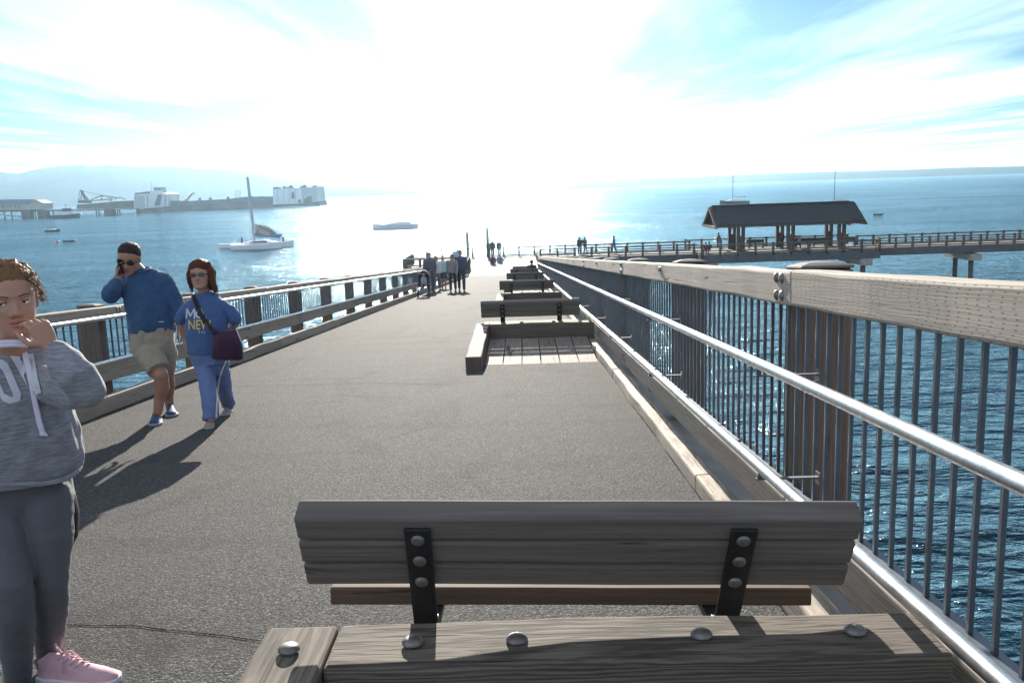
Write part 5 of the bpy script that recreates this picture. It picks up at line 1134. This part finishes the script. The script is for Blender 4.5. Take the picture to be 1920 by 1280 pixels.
# ---------------- people farther along
CL = {}
def cl(col, k=None):
    key = tuple(col)
    if key not in CL: CL[key] = cloth('cloth_%d' % len(CL), col, bump=.01)
    return CL[key]
H_DK = hairmat('dark_hair', (.03, .02, .015)); H_FAIR = hairmat('fair_hair', (.18, .12, .06))
def figure(p, heading, H, label, top, bottom, hair=None, pose='walk', shorts=False, group=None, wide=1.0, lean=0, longhair=False, bag=False, phase=1):
    """a distant person; heading 0 faces the camera, 180 walks away"""
    M = Matrix.Translation(p) @ Matrix.Rotation(R(heading), 4, 'Z'); root = empty('person', M, label, 'person', group); s = H/1.72
    V = lambda x, y, z_: M @ (Vector((x, y, z_))*s)
    rv = (M.to_3x3() @ Vector((1, 0, 0))); vox = .016
    st = {'walk': .24, 'stand': .03, 'lean': .06, 'sit': 0}[pose]*phase
    hipz = .92 if pose != 'sit' else .50; dz = hipz-.92
    ly = -lean
    if pose == 'sit': legs = [((sx_*.09, 0, .50), (sx_*.10, -.42, .50), (sx_*.10, -.44, .08)) for sx_ in (-1, 1)]
    else: legs = [((sx_*.09, 0, .90), (sx_*.095, -sx_*st*.55-.03, .49), (sx_*.09, -sx_*st+.04*(sx_*st > 0 and -1 or 1), .08)) for sx_ in (-1, 1)]
    mb = MB(); c = V(0, ly*.9-.02, 1.60+dz); Rm = M.to_3x3() @ euler(0, 6 if not lean else 20, 0); h = .235*s
    headmesh(mb, c, Rm, h, False); mb.tube([V(0, ly*.8+.01, 1.42+dz), V(0, ly*.85, 1.55+dz)], .055*s, 10)
    tor(mb, [(V(0, 0, .92+dz), .14*s, .09*s), (V(0, ly*.4, 1.15+dz), .13*s, .09*s), (V(0, ly*.75, 1.38+dz), .15*s, .09*s)], rv)
    arms = []
    for sx_ in (-1, 1):
        if pose == 'lean': a = [(sx_*.19, ly*.75, 1.38+dz), (sx_*.24, ly*.7-.1, 1.12+dz), (sx_*.1, ly*.7-.32, 1.08+dz)]
        elif pose == 'sit': a = [(sx_*.19, 0, 1.38+dz), (sx_*.24, .0, 1.10+dz), (sx_*.15, -.25, 1.05+dz)]
        elif pose == 'push': a = [(sx_*.19, 0, 1.38+dz), (sx_*.24, -.05, 1.12+dz), (sx_*.2, -.35, 1.02+dz)]
        else: a = [(sx_*.19, ly*.75, 1.38+dz), (sx_*.235, ly*.6+sx_*st*.4, 1.12+dz), (sx_*.22, ly*.5+sx_*st*.9-.06, .88+dz)]
        arms.append(a); mb.tube([V(*q) for q in a], [.05*s, .043*s, .034*s], 8, rounded=True); w_ = Vector(a[2]); e_ = Vector(a[1]); dn = (w_-e_).normalized(); mb.tube([V(*(w_)), V(*(w_+dn*.08)), V(*(w_+dn*.15))], [.03*s, .036*s, .018*s], 8, rounded=True)
    for L_ in legs: mb.tube([V(*q) for q in L_], [.085*s, .057*s, .04*s], 10, rounded=True)
    put(remesh(mb, vox, 2), 'body', S_MAN, root, c)
    mb = MB(); k = wide; tor(mb, [(V(0, ly*.05, .86+dz), .175*s*k, .12*s*k), (V(0, ly*.4, 1.12+dz), .165*s*k, .12*s*k), (V(0, ly*.7, 1.33+dz), .19*s*k, .12*s*k), (V(0, ly*.8, 1.43+dz), .13*s, .08*s), (V(0, ly*.82, 1.48+dz), .07*s, .065*s)], rv)
    for a in arms: mb.tube([V(*a[0]), V(*a[1]), V(*(Vector(a[1]).lerp(Vector(a[2]), .85)))], [.07*s, .058*s, .047*s], 10, rounded=True)
    me = remesh(mb, vox, 2); folds(me, .015, 8, (1, 1, .6), H); put(me, 'top', cl(top), root, c)
    mb = MB(); tor(mb, [(V(0, 0, .80+dz), .15*s*k, .11*s), (V(0, 0, .90+dz), .17*s*k, .115*s), (V(0, 0, .99+dz), .16*s*k, .11*s)], rv)
    for L_ in legs:
        e = Vector(L_[2])+Vector((0, 0, .03)) if not shorts else Vector(L_[1])+Vector((0, 0, .03)); mb.tube([V(*L_[0]), V(*L_[1]), V(*e)] if not shorts else [V(*L_[0]), V(*e)], [.098*s, .075*s, .06*s] if not shorts else [.10*s, .09*s], 10)
    put(remesh(mb, vox, 2), 'shorts' if shorts else 'trousers', cl(bottom), root, c)
    ex = None
    if longhair: ex = lambda m_: m_.tube([hpt(c, Rm, h, 0, .18, .2), hpt(c, Rm, h, 0, .34, -.2), hpt(c, Rm, h, 0, .3, -.75)], [.3*h, .32*h, .2*h], 10, rounded=True)
    haircap(c, Rm, h, hair or H_DK, root, 1.0, (.26, .02, -.25 if not longhair else -1.2), .06, .01, H, .014, extra=ex)
    for L_ in legs:
        a = Vector(L_[2]); mb = MB(); q = [V(a.x, a.y+.06, 0), V(a.x, a.y-.19, 0)]
        rs = []
        for t_, w_, hh in ((0, .03, .05), (.15, .037, .09), (.4, .038, .085), (.7, .045, .055), (.95, .03, .04), (1, .01, .03)):
            cc = q[0].lerp(q[1], t_); rs.append([cc+rv*w_*s*math.cos(b_)+Vector((0, 0, max(0, math.sin(b_))*hh*s)) for b_ in [2*math.pi*j/8 for j in range(8)]])
        mb.loft(rs); mb.build('shoe', cl((.05, .05, .055)), root, I4, smooth=True)
    if bag:
        mb = MB(); tor(mb, [(V(0, .2, 1.0+dz), .13*s, .07*s), (V(0, .22, 1.2+dz), .15*s, .09*s), (V(0, .2, 1.38+dz), .11*s, .06*s)], rv); o = mb.build('backpack', cl((.04, .045, .06)), None, I4, smooth=True); tag(o, 'dark backpack worn by '+bag, 'backpack')
    return root
GW = 'people walking up the ramp behind the pushchair'
fig = lambda px, py, hd, H, lab, top, bot, **k: figure(gp(px, py), hd, H, lab, top, bot, **k)
fig(808, 549, 4, 1.78, 'large man in a dark top pushing the pushchair up the ramp', (0.105, 0.112, 0.135), (0.075, 0.083, 0.105), pose='walk', wide=1.25, group=GW)
fig(820, 545, -6, 1.62, 'slim person in a pale top walking close beside the man with the pushchair', (0.500, 0.500, 0.500), (0.150, 0.150, 0.180), group=GW, longhair=True, phase=-1)
fig(833, 541, 3, 1.62, 'person in a light blue top and dark shorts in the middle of the ramp group', (0.330, 0.500, 0.500), (0.060, 0.068, 0.090), shorts=True, group=GW, hair=H_FAIR)
fig(850, 547, 0, 1.68, 'person in a brown grey jacket and dark leggings beside the tall dark clothed man', (0.255, 0.225, 0.225), (0.045, 0.045, 0.060), group=GW, phase=-1, longhair=True)
fig(866, 546, 6, 1.84, 'tall man in dark clothes at the open side of the ramp group', (0.075, 0.090, 0.128), (0.053, 0.060, 0.083), group=GW, wide=1.15)
GF = 'four people far down the ramp'
fig(925, 512, 0, 1.72, 'person in a dark coat nearest the open side of the four far walkers', (0.090, 0.090, 0.105), (0.060, 0.060, 0.075), group=GF)
fig(938, 511, 180, 1.74, 'person in a grey jacket second of the four far walkers', (0.210, 0.240, 0.330), (0.075, 0.075, 0.090), group=GF, phase=-1)
fig(947, 504, 0, 1.62, 'person in a bright blue top third of the four far walkers', (0.150, 0.270, 0.500), (0.210, 0.240, 0.375), group=GF)
fig(955, 501, 0, 1.55, 'short person in dark grey closest to the benches of the four far walkers', (0.135, 0.135, 0.150), (0.075, 0.075, 0.090), group=GF, phase=-1)
def dk(px, Y, hd, H, lab, top, bot, **k):
    d = ray(px, 470); figure(Vector((d.x/d.y*Y, Y, ZD+.012)), hd, H, lab, top, bot, **k)
GR = 'people standing at the far dock railing'
dk(916.5, 90.6, 180, 1.76, 'person at the dock rail directly before the tall mooring pile', (.10, .10, .11), (.06, .06, .07), pose='stand', group=GR)
dk(923.5, 90.9, 170, 1.80, 'tallest of the three people at the dock rail by the mooring pile', (.08, .08, .10), (.05, .05, .06), pose='stand', group=GR)
dk(936, 90.8, 180, 1.76, 'person at the dock rail apart from the two by the mooring pile', (.09, .09, .10), (.06, .06, .07), pose='stand', group=GR)
dk(1087, 90.9, 180, 1.80, 'upright person in dark clothes looking out over the dock rail', (.035, .04, .055), (.04, .04, .05), pose='stand', group=GR, wide=1.1)
dk(1097.5, 90.9, 186, 1.74, 'person bent over the dock rail beside an upright one in dark clothes', (.06, .055, .06), (.045, .045, .055), pose='lean', lean=.34, group=GR, wide=1.1)
dk(1151.5, 90.4, 250, 1.80, 'person in a blue jacket striding alone along the dock rail', (.04, .09, .26), (.07, .07, .08), pose='walk')
bpos = RF @ Vector((.30, 2.55+48.4+.30, .0)); figure(bpos+Vector((.2, .1, -.10)), 180, 1.75, 'person seated on the fifth bench with dark head above its back', (.045, .05, .065), (.04, .04, .05), pose='sit')
dk(1351, 91.0, 230, 1.72, 'person in brown leaning on the rail under the left shelter end', (.20, .14, .10), (.12, .11, .11), pose='lean', lean=.25)
dk(1323.5, 86.2, 180, 1.55, 'person in dark red sitting low behind the shelter platform rail', (.12, .05, .05), (.05, .05, .06), pose='sit')
dk(1330, 86.3, 190, 1.6, 'person in dark grey sitting beside the one in dark red', (.06, .06, .065), (.05, .05, .06), pose='sit')
dk(1492, 89.6, 60, 1.72, 'person in a dark blue jacket sitting between the shelter posts', (.025, .06, .11), (.03, .04, .06), pose='sit', wide=1.25)
dk(1499, 90.4, 240, 1.66, 'person in pale clothes facing the one in the dark blue jacket', (.30, .26, .22), (.07, .07, .08), pose='sit')
dk(1466, 88.6, 200, 1.74, 'person standing against the middle pair of shelter posts', (.05, .06, .08), (.04, .04, .05), pose='stand')
# ---------------- pushchair
def pushchair():
    g = gp(796, 556); M = Matrix.Translation(g) @ Matrix.Rotation(R(4), 4, 'Z'); r = empty('pushchair', M, 'dark folding pushchair wheeled in front of the walking group', 'pushchair'); b = lambda n_, mb, mt, **k: mb.build(n_, mt, r, M, **k)
    for sx_ in (-.24, .24):
        for y in (-.30, .32):
            mb = MB(); mb.tube([(sx_+math.cos(0)*0, y+math.cos(a)*.10, .12+math.sin(a)*.10) for a in [2*math.pi*j/16 for j in range(17)]], .025, 8, cap=False); w_ = mb.build('wheel', M_BLACK, r, M, smooth=True)
            mb = MB(); mb.tube([(sx_-.03, y, .12), (sx_+.03, y, .12)], .04, 10); mb.build('hub', M_GALV, w_, M)
        mb = MB(); mb.tube([(sx_, -.30, .14), (sx_, .10, .60), (sx_, .42, 1.02)], .014, 8); mb.tube([(sx_, .32, .14), (sx_, .0, .52)], .014, 8); b('frame_tube', mb, M_BOLT)
    mb = MB(); mb.tube([(-.24, .42, 1.02), (0, .45, 1.05), (.24, .42, 1.02)], .018, 8); b('handle', mb, M_BLACK)
    mb = MB(); mb.loft([[(sx_*.22, y, z_) for sx_, y, z_ in ((-1, -.18, .42), (1, -.18, .42), (1, -.12, .50), (-1, -.12, .50))], [(sx_*.22, y, z_) for sx_, y, z_ in ((-1, .12, .42), (1, .12, .42), (1, .10, .50), (-1, .10, .50))], [(sx_*.22, y, z_) for sx_, y, z_ in ((-1, .30, .85), (1, .30, .85), (1, .22, .88), (-1, .22, .88))]]); b('seat', mb, cl((.05, .05, .07)), bevel=.02)
    mb = MB(); rs = []
    for a in (0, 25, 50, 75): rs.append([(math.cos(q)*.23, .28-math.sin(R(a))*.34+.02*math.sin(q), .80+math.sin(q)*.24*(1 if a < 60 else .85)) for q in [math.pi*j/10 for j in range(11)]]+[(math.cos(q)*.21, .28-math.sin(R(a))*.34, .80+math.sin(q)*.21*(1 if a < 60 else .85)) for q in [math.pi*j/10 for j in reversed(range(11))]])
    mb.loft(rs); b('hood', mb, cl((.045, .045, .06)), smooth='auto')
    mb = MB(); mb.box((-.16, -.26, .22), (.16, -.20, .36)); b('foot_rest', mb, cl((.30, .33, .42)), bevel=.02)
    # the child in it
    cr = empty('person', M @ Vector((0, 0, .50)), 'small child in pale blue sitting in the dark pushchair', 'person'); c = M @ Vector((0, .0, .90)); mb = MB(); headmesh(mb, c, M.to_3x3(), .18, False)
    tor(mb, [(M @ Vector((0, .05, .50)), .10, .08), (M @ Vector((0, .06, .68)), .10, .08), (M @ Vector((0, .04, .80)), .06, .05)], RVX); 
    for sx_ in (-.07, .07): mb.tube([M @ Vector((sx_, .02, .53)), M @ Vector((sx_, -.22, .52)), M @ Vector((sx_, -.26, .30))], [.05, .04, .03], 8, rounded=True)
    put(remesh(mb, .014, 2), 'body', S_WOM, cr, c); mb = MB(); tor(mb, [(M @ Vector((0, .05, .48)), .12, .10), (M @ Vector((0, .06, .68)), .12, .10), (M @ Vector((0, .04, .79)), .08, .06)], RVX); put(remesh(mb, .014, 2), 'top', cl((.30, .36, .48)), cr, c)
    haircap(c, M.to_3x3(), .18, H_DK, cr, 1, (.26, .02, -.2), .05, .01, 1, .012)
pushchair()
# pale blue notice board in the glare
p = Vector((ray(857, 476).x/ray(857, 476).y*80.5, 80.5, ZD)); r = empty('notice_board', p, 'pale blue notice board on posts hazy behind the ramp group', 'notice board')
MB().box((p.x-.42, p.y-.02, ZD+.85), (p.x+.42, p.y+.02, ZD+1.45)).build('panel', cl((.30, .42, .58)), r)
for sx_ in (-.36, .36): MB().box((p.x+sx_-.04, p.y+.021, ZD), (p.x+sx_+.04, p.y+.09, ZD+1.5)).build('post', M_DOCKW, r)
